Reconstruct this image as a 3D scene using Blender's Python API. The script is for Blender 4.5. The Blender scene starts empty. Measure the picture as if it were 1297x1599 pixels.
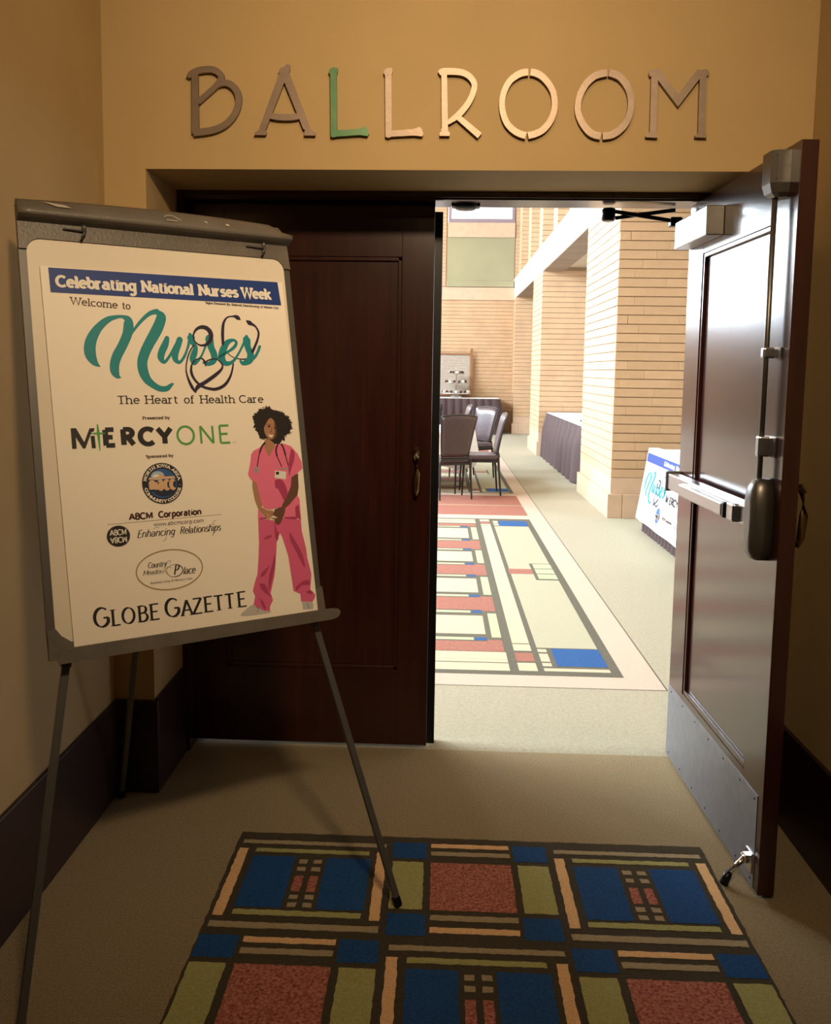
import bpy, bmesh, math, random
from mathutils import Vector, Matrix
random.seed(7)
C = bpy.context.scene.collection
SC = bpy.context.scene
# ---------------------------------------------------------------- camera
PITCH, ROLL, YAW, DIST, EYE = .107, -.0136, .0398, 3.0091, 1.5
def cam_axes():
    Rz = Matrix.Rotation(YAW, 3, 'Z'); Rx = Matrix.Rotation(-PITCH, 3, 'X'); Ry = Matrix.Rotation(ROLL, 3, 'Y')
    return Rz @ Rx @ Ry
_R = cam_axes()
_M = Matrix((_R.col[0], _R.col[2], -_R.col[1])).transposed().to_4x4()
_M.translation = (0, -DIST, EYE)
cd = bpy.data.cameras.new('camera'); cam = bpy.data.objects.new('camera', cd); C.objects.link(cam)
cam.matrix_world = _M
cd.sensor_fit = 'VERTICAL'; cd.sensor_height = 36; cd.lens = 1400 / 1599 * 36
cd.shift_x = 19.244 / 1599; cd.shift_y = -70.738 / 1599
cd.clip_start = .05; cd.clip_end = 200
SC.camera = cam
# ---------------------------------------------------------------- world, lights, exposure
SC.view_settings.view_transform = 'Standard'; SC.view_settings.look = 'None'
SC.view_settings.gamma = 1; SC.view_settings.use_curve_mapping = False
SC.view_settings.exposure = 0.0
w = bpy.data.worlds.new('sky'); SC.world = w; w.use_nodes = True
bg = w.node_tree.nodes['Background']; bg.inputs[0].default_value = (.86, .92, 1, 1); bg.inputs[1].default_value = 5.0
def area(name, loc, target, sx, sy, power, col, shape='RECTANGLE', spread=180):
    l = bpy.data.lights.new(name, 'AREA'); l.shape = shape; l.size = sx
    if shape == 'RECTANGLE': l.size_y = sy
    l.energy = power; l.color = col; l.spread = math.radians(spread)
    o = bpy.data.objects.new(name, l); C.objects.link(o); o.location = loc
    d = Vector(target) - Vector(loc); o.rotation_euler = d.to_track_quat('-Z', 'Y').to_euler()
    return o
WARM = (1, .73, .44); DAY = (.76, .88, 1)
area('corridor_light', (.10, -1.25, 3.17), (.05, 0, 2.35), .2, .2, 3.2, WARM, 'DISK', 110)
area('corridor_light', (.32, -2.90, 3.17), (-.1, 0, 1.8), .30, .30, 33, WARM, 'DISK', 92)
area('corridor_light', (0, -5.2, 3.17), (0, -5.2, 0), .3, .3, 3, WARM, 'DISK')
LX, RX = -7.0, 1.80          # faces of the left and right arcades
for k in range(3):
    y = 3.9 + 6.4 * k
    area('window_light', (LX - .12, y, 5.1), (LX + 5, y, 3.9), 5.4, 2.5, (2600, 2000, 1000)[k], DAY)
area('window_light', (-5.8, 19.95, 4.95), (-4.0, 0, 2.5), 2.2, 3.9, 1300, DAY)  # added behind the unseen end-wall window, whitens the open door's reflection
area('window_light', (6.9, 10, 2.0), (0, 10, 1.6), 14, 2.2, 150, DAY)
# ---------------------------------------------------------------- stroke lettering
def arc(cx, cy, rx, ry, a0, a1, n=None):
    n = n or max(4, int(abs(a1 - a0) / 18))
    return [(cx + rx * math.cos(math.radians(a0 + (a1 - a0) * i / n)), cy + ry * math.sin(math.radians(a0 + (a1 - a0) * i / n))) for i in range(n + 1)]
def _glyphs():
    A = arc; g = {}
    X = .68
    # each: advance, strokes, serif bars (x, y, width)
    g['A'] = (.80, [[(0.02, 0), (.40, 1)], [(.40, 1), (.78, 0)], [(.16, .34), (.64, .34)]], [(.04, 0, .26), (.76, 0, .30)])
    g['B'] = (.64, [[(.1, 0), (.1, 1)], [(.1, 1), (.32, 1)] + A(.32, .77, .22, .23, 90, -90) + [(.1, .54)], [(.32, .54)] + A(.34, .27, .26, .27, 90, -90) + [(.1, 0)]], [(.05, 0, .16), (.05, 1, .16)])
    g['C'] = (.76, [A(.42, .5, .40, .5, 45, 315)], [])
    g['D'] = (.78, [[(.1, 0), (.1, 1)], [(.1, 1), (.3, 1)] + A(.32, .5, .42, .5, 90, -90) + [(.1, 0)]], [(.05, 0, .16), (.05, 1, .16)])
    g['E'] = (.62, [[(.1, 0), (.1, 1)], [(.1, 1), (.56, 1)], [(.1, .52), (.48, .52)], [(.1, 0), (.58, 0)]], [(.05, 0, .16), (.05, 1, .16)])
    g['G'] = (.82, [A(.42, .5, .40, .5, 48, 330) + [(.76, .46)], [(.50, .46), (.78, .46)]], [])
    g['H'] = (.82, [[(.1, 0), (.1, 1)], [(.72, 0), (.72, 1)], [(.1, .52), (.72, .52)]], [(.1, 0, .28), (.1, 1, .28), (.72, 0, .28), (.72, 1, .28)])
    g['I'] = (.24, [[(.12, 0), (.12, 1)]], [(.12, 0, .26), (.12, 1, .26)])
    g['K'] = (.76, [[(.1, 0), (.1, 1)], [(.66, 1), (.12, .42)], [(.3, .62), (.70, 0)]], [(.1, 0, .28), (.1, 1, .28), (.64, 1, .24), (.68, 0, .24)])
    g['L'] = (.58, [[(.1, 0), (.1, 1)], [(.1, 0), (.56, 0)]], [(.1, 1, .28), (.05, 0, .16)])
    g['M'] = (.96, [[(.1, 0), (.1, 1)], [(.1, 1), (.48, .18), (.86, 1)], [(.86, 1), (.86, 0)]], [(.1, 0, .26), (.86, 0, .26), (.05, 1, .16), (.9, 1, .16)])
    g['N'] = (.82, [[(.1, 0), (.1, 1)], [(.1, 1), (.72, 0)], [(.72, 0), (.72, 1)]], [(.1, 0, .28), (.05, 1, .2), (.72, 1, .28)])
    g['O'] = (.86, [A(.43, .5, .40, .5, 0, 360, 28)], [])
    g['P'] = (.64, [[(.1, 0), (.1, 1)], [(.1, 1), (.34, 1)] + A(.34, .74, .25, .26, 90, -90) + [(.1, .48)]], [(.1, 0, .30), (.05, 1, .16)])
    g['R'] = (.72, [[(.1, 0), (.1, 1)], [(.1, 1), (.34, 1)] + A(.34, .76, .25, .24, 90, -90) + [(.1, .52)], [(.32, .52), (.64, 0)]], [(.1, 0, .28), (.05, 1, .16), (.66, 0, .2)])
    g['S'] = (.62, [A(.31, .74, .23, .26, 30, 200) + A(.31, .27, .25, .27, 70, -150)], [])
    g['T'] = (.72, [[(.36, 0), (.36, 1)], [(.02, .97), (.70, .97)]], [(.36, 0, .28)])
    g['U'] = (.80, [[(.1, 1), (.1, .34)] + A(.4, .32, .30, .32, 180, 360) + [(.70, 1)]], [(.1, 1, .26), (.7, 1, .26)])
    g['V'] = (.76, [[(.02, 1), (.38, 0), (.74, 1)]], [(.04, 1, .26), (.72, 1, .26)])
    g['W'] = (1.14, [[(.04, 1), (.30, 0), (.57, .96), (.84, 0), (1.10, 1)]], [(.05, 1, .28), (.57, .98, .2), (1.09, 1, .28)])
    g['Y'] = (.76, [[(.02, 1), (.38, .46), (.38, 0)], [(.74, 1), (.38, .46)]], [(.04, 1, .26), (.72, 1, .26), (.38, 0, .26)])
    g['Z'] = (.70, [[(.06, 1), (.64, 1)], [(.64, 1), (.04, 0)], [(.04, 0), (.66, 0)]], [])
    g['&'] = (.80, [[(.74, 0), (.22, .68)] + A(.36, .80, .16, .19, 200, -20) + [(.16, .42)] + A(.30, .22, .24, .22, 150, 300) + [(.70, .45)]], [])
    g['a'] = (.60, [[(.10, .56)] + A(.28, .46, .20, .21, 130, 0) + [(.48, 0)], A(.26, .20, .21, .20, 0, 360, 14)], [(.53, 0, .14)])
    g['b'] = (.64, [[(.1, 1), (.1, 0)], A(.33, .34, .24, .34, 180, -180, 18)], [(.05, 1, .16)])
    g['c'] = (.56, [A(.32, .34, .27, .34, 45, 315)], [])
    g['d'] = (.66, [[(.54, 1), (.54, 0)], A(.31, .34, .24, .34, 0, 360, 18)], [(.48, 1, .16), (.58, 0, .14)])
    g['e'] = (.60, [[(.06, .37), (.54, .37)] + A(.31, .34, .25, .34, 6, 318)], [])
    g['f'] = (.40, [A(.32, .80, .15, .20, 60, 180) + [(.17, 0)], [(.02, X), (.36, X)]], [(.17, 0, .28)])
    g['g'] = (.62, [A(.30, .36, .23, .32, 0, 360, 18), [(.53, .66), (.53, -.08)] + A(.31, -.08, .22, .20, 0, -150)], [(.58, X, .12)])
    g['h'] = (.68, [[(.1, 1), (.1, 0)], A(.33, .44, .23, .24, 170, 0) + [(.56, 0)]], [(.05, 1, .16), (.1, 0, .24), (.56, 0, .24)])
    g['i'] = (.26, [[(.13, X), (.13, 0)], [(.13, .86), (.13, .96)]], [(.08, X, .14), (.13, 0, .26)])
    g['k'] = (.64, [[(.1, 1), (.1, 0)], [(.50, X), (.12, .28)], [(.25, .42), (.56, 0)]], [(.05, 1, .16), (.1, 0, .24), (.50, X, .22), (.56, 0, .2)])
    g['l'] = (.26, [[(.13, 1), (.13, 0)]], [(.08, 1, .14), (.13, 0, .26)])
    g['m'] = (1.0, [[(.1, X), (.1, 0)], A(.30, .46, .20, .22, 170, 0) + [(.50, 0)], A(.70, .46, .20, .22, 170, 0) + [(.90, 0)]], [(.05, X, .16), (.1, 0, .22), (.5, 0, .2), (.9, 0, .22)])
    g['n'] = (.68, [[(.1, X), (.1, 0)], A(.33, .44, .23, .24, 170, 0) + [(.56, 0)]], [(.05, X, .16), (.1, 0, .24), (.56, 0, .24)])
    g['o'] = (.64, [A(.32, .34, .26, .34, 0, 360, 20)], [])
    g['p'] = (.64, [[(.1, X), (.1, -.28)], A(.33, .34, .24, .34, 180, -180, 18)], [(.05, X, .16), (.1, -.28, .26)])
    g['r'] = (.48, [[(.1, X), (.1, 0)], A(.34, .42, .24, .26, 175, 75)], [(.05, X, .16), (.1, 0, .26)])
    g['s'] = (.52, [A(.27, .50, .19, .18, 30, 200) + A(.27, .18, .20, .18, 70, -160)], [])
    g['t'] = (.42, [[(.16, .92), (.16, .16)] + A(.28, .16, .12, .16, 180, 310), [(.02, X), (.36, X)]], [])
    g['u'] = (.68, [[(.1, X), (.1, .24)] + A(.32, .24, .22, .24, 180, 350), [(.56, X), (.56, 0)]], [(.05, X, .16), (.5, X, .14), (.61, 0, .12)])
    g['v'] = (.58, [[(.02, X), (.29, 0), (.56, X)]], [(.05, X, .2), (.53, X, .2)])
    g['w'] = (.86, [[(.02, X), (.22, 0), (.43, X), (.64, 0), (.84, X)]], [(.04, X, .18), (.82, X, .18)])
    g['y'] = (.60, [[(.04, X), (.31, .02)], [(.56, X), (.22, -.24), (.08, -.26)]], [(.05, X, .22), (.54, X, .2)])
    g['.'] = (.22, [[(.11, 0), (.11, .10)]], [])
    g[':'] = (.22, [[(.11, 0), (.11, .10)], [(.11, .45), (.11, .55)]], [])
    g[' '] = (.36, [], [])
    return g
GL = _glyphs()
def catmull(p, n=5):
    if len(p) < 3: return list(p)
    q = [p[0]] + list(p) + [p[-1]]; out = []
    for i in range(1, len(q) - 2):
        for k in range(n):
            t = k / n; a, b, c, d = q[i - 1], q[i], q[i + 1], q[i + 2]
            out.append(tuple(.5 * ((2 * b[j]) + (-a[j] + c[j]) * t + (2 * a[j] - 5 * b[j] + 4 * c[j] - d[j]) * t * t + (-a[j] + 3 * b[j] - 3 * c[j] + d[j]) * t ** 3) for j in range(len(b))))
    out.append(p[-1]); return out
def offsets(pts, wfun=None):
    """left / right offset points of a polyline of (x, y, w)"""
    n = len(pts); L = []; R = []
    closed = n > 3 and math.hypot(pts[0][0] - pts[-1][0], pts[0][1] - pts[-1][1]) < 1e-6
    for i in range(n):
        a = pts[i - 1] if i else (pts[-2] if closed else None)
        b = pts[i + 1] if i < n - 1 else (pts[1] if closed else None)
        p = pts[i]
        ds = []
        for s, e in ((a, p), (p, b)):
            if s is None or e is None: continue
            l = math.hypot(e[0] - s[0], e[1] - s[1])
            if l > 1e-9: ds.append(((e[0] - s[0]) / l, (e[1] - s[1]) / l))
        if not ds: ds = [(1, 0)]
        dx = sum(d[0] for d in ds); dy = sum(d[1] for d in ds); l = math.hypot(dx, dy) or 1; dx /= l; dy /= l
        w = wfun(dx, dy) if wfun else p[2]
        k = 1 / max(.45, abs(dx * ds[0][0] + dy * ds[0][1]))
        L.append((p[0] - dy * w / 2 * k, p[1] + dx * w / 2 * k)); R.append((p[0] + dy * w / 2 * k, p[1] - dx * w / 2 * k))
    return L, R
STY = dict(slabb=(.25, .19, 1, 0), slab=(.15, .115, 1, 0), sansb=(.235, .205, 0, 0), sans=(.135, .125, 0, 0), thin=(.115, .115, 0, 0), bold=(.27, .23, 0, 0),
           roman=(.17, .05, 2, 0), ital=(.15, .05, 0, .34), mid=(.15, .13, 0, 0))
def text_polys(s, style, x0, base, x1, cap, ang=0, curve=None, flip=False):
    """flat quads (v downwards) for a line of lettering fitted between x0 and x1"""
    thick, thin, serif, slant = STY[style]
    gap = .07 if serif else .08
    if style == 'ital': gap = .03
    nat = sum(GL[c][0] + gap for c in s) - gap + thick
    sx = (x1 - x0) / nat
    polys = []; x = thick / 2; ca, sa = math.cos(ang), math.sin(ang)
    kx = sx / cap
    def wf(dx, dy):
        if serif == 2 or style == 'ital':
            return thin + (thick - thin) * abs(dy * .94 + dx * .34)
        return thin + (thick - thin) * abs(dy)
    def tr(px, py, adv_mid):
        if curve:
            cx, cy, r, a_mid, d = curve
            u = (adv_mid * sx - (x1 - x0) / 2)
            a = a_mid + d * u / r
            lx = (px - adv_mid) * sx; ly = py * cap
            ex, ey = (math.cos(a), math.sin(a))
            if d > 0:   # reads clockwise, tops outwards
                return (cx + ex * (r + ly) - ey * lx, cy + ey * (r + ly) + ex * lx)
            return (cx + ex * (r - ly) + ey * lx, cy + ey * (r - ly) - ex * lx)
        X = x0 + (px + slant * py) * sx if slant else x0 + px * sx
        Y = -py * cap if not flip else py * cap
        return (X * 1.0 if not ang else x0 + (X - x0) * ca - Y * sa, base + Y if not ang else base + (X - x0) * sa + Y * ca)
    for c in s:
        adv, strokes, sers = GL[c]
        mid = x + adv / 2
        for st in strokes:
            pts = [(px, thin / 2 + py * (1 - thin) if py >= 0 else py) for px, py in st]
            # work in units where both axes are cap heights so that widths stay true
            q = [((x + px) * kx, py) for px, py in pts]
            Lf, Rt = offsets([(a, b, 0) for a, b in q], wf)
            for i in range(len(q) - 1):
                polys.append([tr(a / kx, b, mid) for a, b in (Lf[i], Lf[i + 1], Rt[i + 1], Rt[i])])
        if serif:
            h = thin if serif == 1 else thin * 1.15
            for px, py, w in sers:
                w = w * 1.2 if serif == 2 else w * 1.12 + thick * .25
                y0 = thin / 2 + py * (1 - thin) if py >= 0 else py
                polys.append([tr(x + px + sx_ * w / 2, y0 + sy_ * h / 2, mid) for sx_, sy_ in ((-1, -1), (1, -1), (1, 1), (-1, 1))])
        x += adv + gap
    return polys
# ---------------------------------------------------------------- materials
MATS = {}
def mat(name, col, rough=.6, metal=0, var=.0, scale=8, bump=0, bscale=None, stretch=None, coat=0, spec=.5, emit=0, col2=None, sheen=0, aniso=0, detail=4, trans=0):
    if name in MATS: return MATS[name]
    m = bpy.data.materials.new(name); m.use_nodes = True; nt = m.node_tree; b = nt.nodes['Principled BSDF']
    b.inputs['Base Color'].default_value = (*col, 1); b.inputs['Roughness'].default_value = rough; b.inputs['Metallic'].default_value = metal
    b.inputs['Specular IOR Level'].default_value = spec
    if coat: b.inputs['Coat Weight'].default_value = coat; b.inputs['Coat Roughness'].default_value = .12
    if sheen: b.inputs['Sheen Weight'].default_value = sheen
    if aniso: b.inputs['Anisotropic'].default_value = aniso
    if trans: b.inputs['Transmission Weight'].default_value = trans
    if emit: b.inputs['Emission Color'].default_value = (*col, 1); b.inputs['Emission Strength'].default_value = emit
    if var or col2 or bump:
        tc = nt.nodes.new('ShaderNodeTexCoord'); mp = nt.nodes.new('ShaderNodeMapping'); nt.links.new(tc.outputs['Object'], mp.inputs[0])
        if stretch: mp.inputs['Scale'].default_value = stretch
        ns = nt.nodes.new('ShaderNodeTexNoise'); ns.inputs['Scale'].default_value = scale; ns.inputs['Detail'].default_value = detail
        nt.links.new(mp.outputs[0], ns.inputs['Vector'])
        if var or col2:
            r = nt.nodes.new('ShaderNodeValToRGB'); nt.links.new(ns.outputs[0], r.inputs[0])
            c2 = col2 or tuple(min(1, c * (1 + var)) for c in col); c1 = tuple(c * (1 - var) for c in col) if var else col
            r.color_ramp.elements[0].color = (*c1, 1); r.color_ramp.elements[0].position = .3
            r.color_ramp.elements[1].color = (*c2, 1); r.color_ramp.elements[1].position = .7
            nt.links.new(r.outputs[0], b.inputs['Base Color'])
        if bump:
            n2 = nt.nodes.new('ShaderNodeTexNoise'); n2.inputs['Scale'].default_value = bscale or scale * 4; n2.inputs['Detail'].default_value = 3
            nt.links.new(mp.outputs[0], n2.inputs['Vector'])
            bp = nt.nodes.new('ShaderNodeBump'); bp.inputs['Strength'].default_value = bump; bp.inputs['Distance'].default_value = .01
            nt.links.new(n2.outputs[0], bp.inputs['Height']); nt.links.new(bp.outputs[0], b.inputs['Normal'])
    MATS[name] = m; return m
plaster = mat('ochre_plaster', (.43, .298, .132), .75, var=.05, scale=2.5, bump=.15, bscale=14)
wood = mat('dark_mahogany', (.022, .0055, .004), .22, var=.0, col2=(.040, .010, .0065), scale=5, stretch=(9, 9, .45), detail=8, coat=.3)
woodb = mat('dark_mahogany_base', (.017, .005, .004), .42, col2=(.028, .008, .006), scale=5, stretch=(2, 2, 8), detail=6)
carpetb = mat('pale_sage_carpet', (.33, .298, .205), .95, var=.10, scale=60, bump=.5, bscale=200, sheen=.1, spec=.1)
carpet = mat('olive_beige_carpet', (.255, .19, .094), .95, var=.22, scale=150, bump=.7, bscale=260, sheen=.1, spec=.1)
inkdark = mat('carpet_dark_line', (.060, .047, .028), .95, var=.2, scale=150, bump=.7, bscale=260, spec=.1)
cblue = mat('carpet_blue', (.015, .066, .20), .95, var=.25, scale=150, bump=.7, bscale=260, spec=.1)
cred = mat('carpet_red', (.19, .045, .032), .95, var=.0, col2=(.50, .20, .14), scale=120, bump=.5, bscale=330, spec=.1, detail=2)
cpeach = mat('carpet_peach', (.74, .46, .23), .95, var=.12, scale=150, bump=.7, bscale=260, spec=.1)
colive = mat('carpet_olive', (.35, .34, .13), .95, var=.14, scale=150, bump=.7, bscale=260, spec=.1)
ctaupe = mat('carpet_taupe', (.35, .28, .17), .95, var=.14, scale=150, bump=.7, bscale=260, spec=.1)
ccream = mat('carpet_cream', (.47, .42, .30), .95, var=.08, scale=220, bump=.4, bscale=330, spec=.1)
cbord = mat('carpet_blush', (.48, .39, .31), .95, var=.08, scale=220, bump=.4, bscale=330, spec=.1)
cfield = mat('carpet_sage', (.38, .36, .26), .95, var=.08, scale=220, bump=.4, bscale=330, spec=.1)
rdark = mat('runner_hazed_line', (.11, .10, .075), .95, var=.12, scale=60, spec=.1); rred = mat('runner_red', (.28, .12, .09), .95, var=.16, scale=70, spec=.1)  # runner dark line is paler than the inlay's, haze put into its colour
rblue = mat('runner_blue', (.028, .085, .235), .95, var=.1, scale=60, spec=.1)
cpale = mat('carpet_pale_green', (.38, .41, .27), .95, var=.08, scale=220, bump=.4, bscale=330, spec=.1)
brickm = mat('buff_brick', (.50, .33, .19), .8, var=.07, scale=3, bump=.15, bscale=60)
brickn = [mat('buff_brick_%d' % i, c, .8, var=.04, scale=9, bump=.15, bscale=60) for i, c in enumerate([(.50, .33, .19), (.485, .32, .18), (.52, .345, .20), (.49, .325, .187)])]
mortar = mat('shadow_joint_mortar', (.30, .19, .11), .95, var=.05, scale=20)
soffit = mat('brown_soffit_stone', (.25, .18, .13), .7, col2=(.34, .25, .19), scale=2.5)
stone = mat('buff_limestone', (.53, .37, .25), .7, var=.07, scale=6, bump=.1, bscale=40)
white = mat('white_paint', (.78, .76, .70), .6, var=.02, scale=3)
sagew = mat('sage_panel', (.30, .28, .17), .3, var=.06, scale=1.2)
winframe = mat('plum_window_frame', (.25, .19, .21), .5)
glass = bpy.data.materials.new('window_glass'); glass.use_nodes = True
_n = glass.node_tree; _o = _n.nodes['Material Output']; _t = _n.nodes.new('ShaderNodeBsdfTransparent'); _g = _n.nodes.new('ShaderNodeBsdfGlossy'); _x = _n.nodes.new('ShaderNodeMixShader')
_g.inputs['Roughness'].default_value = .03; _x.inputs[0].default_value = .08; _n.links.new(_t.outputs[0], _x.inputs[1]); _n.links.new(_g.outputs[0], _x.inputs[2]); _n.links.new(_x.outputs[0], _o.inputs[0])
blackm = mat('black_metal', (.012, .012, .014), .35, metal=.6)
alum = mat('satin_aluminium', (.42, .42, .44), .30, metal=1, var=.04, scale=40, stretch=(1, 1, 30))
gunm = mat('dark_bronze_metal', (.16, .15, .135), .38, metal=.85, var=.05, scale=30)
kick = mat('brushed_kick_plate', (.26, .265, .29), .42, metal=.7, var=.08, scale=30, stretch=(1, .2, 1))
chrome = mat('chrome', (.75, .76, .78), .08, metal=1)
bronze = mat('worn_bronze', (.30, .20, .10), .28, metal=1)
# ---------------------------------------------------------------- helpers
class B:
    def __init__(s): s.bm = bmesh.new()
    def poly(s, pts, mi=0):
        try:
            f = s.bm.faces.new([s.bm.verts.new(p) for p in pts]); f.material_index = mi; return f
        except ValueError: return None
    def box(s, x0, y0, z0, x1, y1, z1, bev=0, mi=0):
        t = bmesh.new(); bmesh.ops.create_cube(t, size=1)
        for v in t.verts: v.co = Vector(((x0 + x1) / 2 + v.co.x * (x1 - x0), (y0 + y1) / 2 + v.co.y * (y1 - y0), (z0 + z1) / 2 + v.co.z * (z1 - z0)))
        if bev: bmesh.ops.bevel(t, geom=t.edges[:], offset=bev, segments=2, affect='EDGES', profile=.5)
        s.merge(t, mi=mi); return s
    def merge(s, t, M=None, mi=0):
        mp = {}
        for v in t.verts: mp[v] = s.bm.verts.new(M @ v.co if M else v.co)
        for f in t.faces:
            try:
                g = s.bm.faces.new([mp[v] for v in f.verts]); g.material_index = f.material_index if mi is None else mi; g.smooth = f.smooth
            except ValueError: pass
        t.free(); return s
    def beam(s, a, b, w, d, up=(0, 0, 1), bev=0, mi=0):
        a = Vector(a); b = Vector(b); z = (b - a); l = z.length; z.normalize()
        x = Vector(up).cross(z)
        if x.length < 1e-4: x = Vector((1, 0, 0))
        x.normalize(); y = z.cross(x)
        M = Matrix((x, y, z)).transposed().to_4x4(); M.translation = (a + b) / 2
        t = bmesh.new(); bmesh.ops.create_cube(t, size=1)
        for v in t.verts: v.co = Vector((v.co.x * w, v.co.y * d, v.co.z * l))
        if bev: bmesh.ops.bevel(t, geom=t.edges[:], offset=bev, segments=2, affect='EDGES', profile=.5)
        s.merge(t, M, mi); return s
    def tube(s, pts, r, n=10, mi=0, caps=True):
        pts = [Vector(p) for p in pts]; rings = []
        rs = r if isinstance(r, (list, tuple)) else [r] * len(pts)
        up = Vector((.013, .017, 1)).normalized()
        for i, p in enumerate(pts):
            t = (pts[min(i + 1, len(pts) - 1)] - pts[max(i - 1, 0)]).normalized()
            x = t.cross(up)
            if x.length < .05: x = t.cross(Vector((0, 1, 0)))
            x.normalize(); y = t.cross(x)
            rings.append([s.bm.verts.new(p + (x * math.cos(a) + y * math.sin(a)) * rs[i]) for a in [2 * math.pi * k / n for k in range(n)]])
        for i in range(len(rings) - 1):
            for k in range(n):
                f = s.bm.faces.new((rings[i][k], rings[i][(k + 1) % n], rings[i + 1][(k + 1) % n], rings[i + 1][k])); f.smooth = True; f.material_index = mi
        if caps:
            for rg in (rings[0], rings[-1]):
                try: s.bm.faces.new(rg).material_index = mi
                except ValueError: pass
        return s
    def lathe(s, prof, c=(0, 0, 0), n=24, mi=0, axis='Z'):
        c = Vector(c); rings = []
        def P(r, z, a):
            if axis == 'Z': return c + Vector((r * math.cos(a), r * math.sin(a), z))
            if axis == 'X': return c + Vector((z, r * math.cos(a), r * math.sin(a)))
            return c + Vector((r * math.cos(a), z, r * math.sin(a)))
        for r, z in prof: rings.append([s.bm.verts.new(P(max(r, 1e-4), z, 2 * math.pi * k / n)) for k in range(n)])
        for i in range(len(rings) - 1):
            for k in range(n):
                f = s.bm.faces.new((rings[i][k], rings[i][(k + 1) % n], rings[i + 1][(k + 1) % n], rings[i + 1][k])); f.smooth = True; f.material_index = mi
        for rg in (rings[0], rings[-1]): s.bm.faces.new(rg).material_index = mi
        return s
    def prism(s, pts2, fn, d0, d1, mi=0):
        """closed outline (a, b) extruded between depths d0 and d1; fn(a, b, d) -> point"""
        f0 = [s.bm.verts.new(fn(a, b, d0)) for a, b in pts2]; f1 = [s.bm.verts.new(fn(a, b, d1)) for a, b in pts2]
        s.bm.faces.new(f0).material_index = mi; s.bm.faces.new(f1[::-1]).material_index = mi
        n = len(pts2)
        for i in range(n): s.bm.faces.new((f0[i], f1[i], f1[(i + 1) % n], f0[(i + 1) % n])).material_index = mi
        return s
    def ribbon(s, pts, fn, d0, d1, mi=0):
        """stroke (a, b, w) extruded"""
        L, R = offsets(pts)
        n = len(pts); V = [[s.bm.verts.new(fn(*q, d)) for q in side] for side in (L, R) for d in (d0, d1)]
        L0, L1, R0, R1 = V
        for i in range(n - 1):
            for q in ((L0[i], L0[i + 1], R0[i + 1], R0[i]), (L1[i], R1[i], R1[i + 1], L1[i + 1]), (L0[i], L1[i], L1[i + 1], L0[i + 1]), (R0[i], R0[i + 1], R1[i + 1], R1[i])): s.bm.faces.new(q).material_index = mi
        s.bm.faces.new((L0[0], R0[0], R1[0], L1[0])); s.bm.faces.new((L0[-1], L1[-1], R1[-1], R0[-1]))
        return s
def obj(name, b, m, parent=None, norm=True, **kw):
    bm = b.bm if isinstance(b, B) else b
    if norm: bmesh.ops.recalc_face_normals(bm, faces=bm.faces[:])
    me = bpy.data.meshes.new(name); bm.to_mesh(me); bm.free()
    for x in (m if isinstance(m, (list, tuple)) else [m]): me.materials.append(x)
    o = bpy.data.objects.new(name, me); C.objects.link(o)
    if parent: o.parent = parent; o.matrix_parent_inverse = parent.matrix_world.inverted() if kw.pop('world', True) else Matrix()
    for k, v in kw.items(): o[k] = v
    return o
def thing(name, label, cat, loc=(0, 0, 0), group=None, rotz=0):
    o = bpy.data.objects.new(name, None); C.objects.link(o); o.location = loc; o.rotation_euler = (0, 0, rotz)
    o.matrix_world = Matrix.Translation(loc) @ Matrix.Rotation(rotz, 4, 'Z'); o.empty_display_size = .1
    o['label'] = label; o['category'] = cat
    if group: o['group'] = group
    return o
def tag(o, label, cat, group=None):
    o['label'] = label; o['category'] = cat
    if group: o['group'] = group
    return o
def struct(name, b, m, parent=None, label=None):
    o = obj(name, b, m, parent)
    if not parent: o['kind'] = 'structure'; 
    if label: o['label'] = label
    return o
def sroot(name, label, loc=(0, 0, 0)):
    o = bpy.data.objects.new(name, None); C.objects.link(o); o.location = loc; o.matrix_world = Matrix.Translation(loc); o['kind'] = 'structure'; o['label'] = label
    return o
def copy_tree(o, parent=None):
    c = o.copy(); C.objects.link(c); c.parent = parent
    for ch in list(o.children): copy_tree(ch, c)
    return c
# ================================================================ THE SETTING: corridor
CL, CR, CZ, CB, CE = -1.123, 1.174, 3.2, -9.5, -3.5
fl = B(); fl.box(-10.3, CB - .2, -.05, 9, 24, 0)
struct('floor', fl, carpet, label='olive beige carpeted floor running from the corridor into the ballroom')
floor = bpy.data.objects['floor']
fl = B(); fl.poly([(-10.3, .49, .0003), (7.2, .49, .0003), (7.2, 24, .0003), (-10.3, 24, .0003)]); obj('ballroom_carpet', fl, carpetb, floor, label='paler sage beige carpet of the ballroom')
lw = B(); lw.box(CL - .1, CE, 0, CL, 0, CZ); lw.box(-4.5, CE, 0, CL - .1, CE + .1, CZ); lw.box(-4.6, CB, 0, -4.5, CE + .1, CZ); struct('wall_left', lw, plaster, label='ochre plaster wall on the left of the corridor')
rw = B(); rw.box(CR, CE, 0, CR + .1, 0, CZ); rw.box(CR + .1, CE, 0, 4.5, CE + .1, CZ); rw.box(4.5, CB, 0, 4.6, CE + .1, CZ); struct('wall_right', rw, plaster, label='ochre plaster wall on the right, behind the open door')
bw = B(); bw.box(-4.6, CB - .1, 0, 4.6, CB, CZ); struct('wall_back', bw, wood, label='dark panelled wall of the foyer behind the viewer')
ce = B(); ce.box(-4.6, CB, CZ, 4.6, .0, CZ + .08); struct('ceiling', ce, plaster, label='corridor ceiling above the frame')
OL, OR, OZ, RD, WT = -.983, .985, 2.150, .344, .60
fw = B()
fw.box(-8.0, 0.0001, 0, OL, WT, OZ); fw.box(OR, 0.0001, 0, 7.2, WT, OZ); fw.box(-8.0, 0.0001, OZ, 7.2, WT, 7.0)
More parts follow.
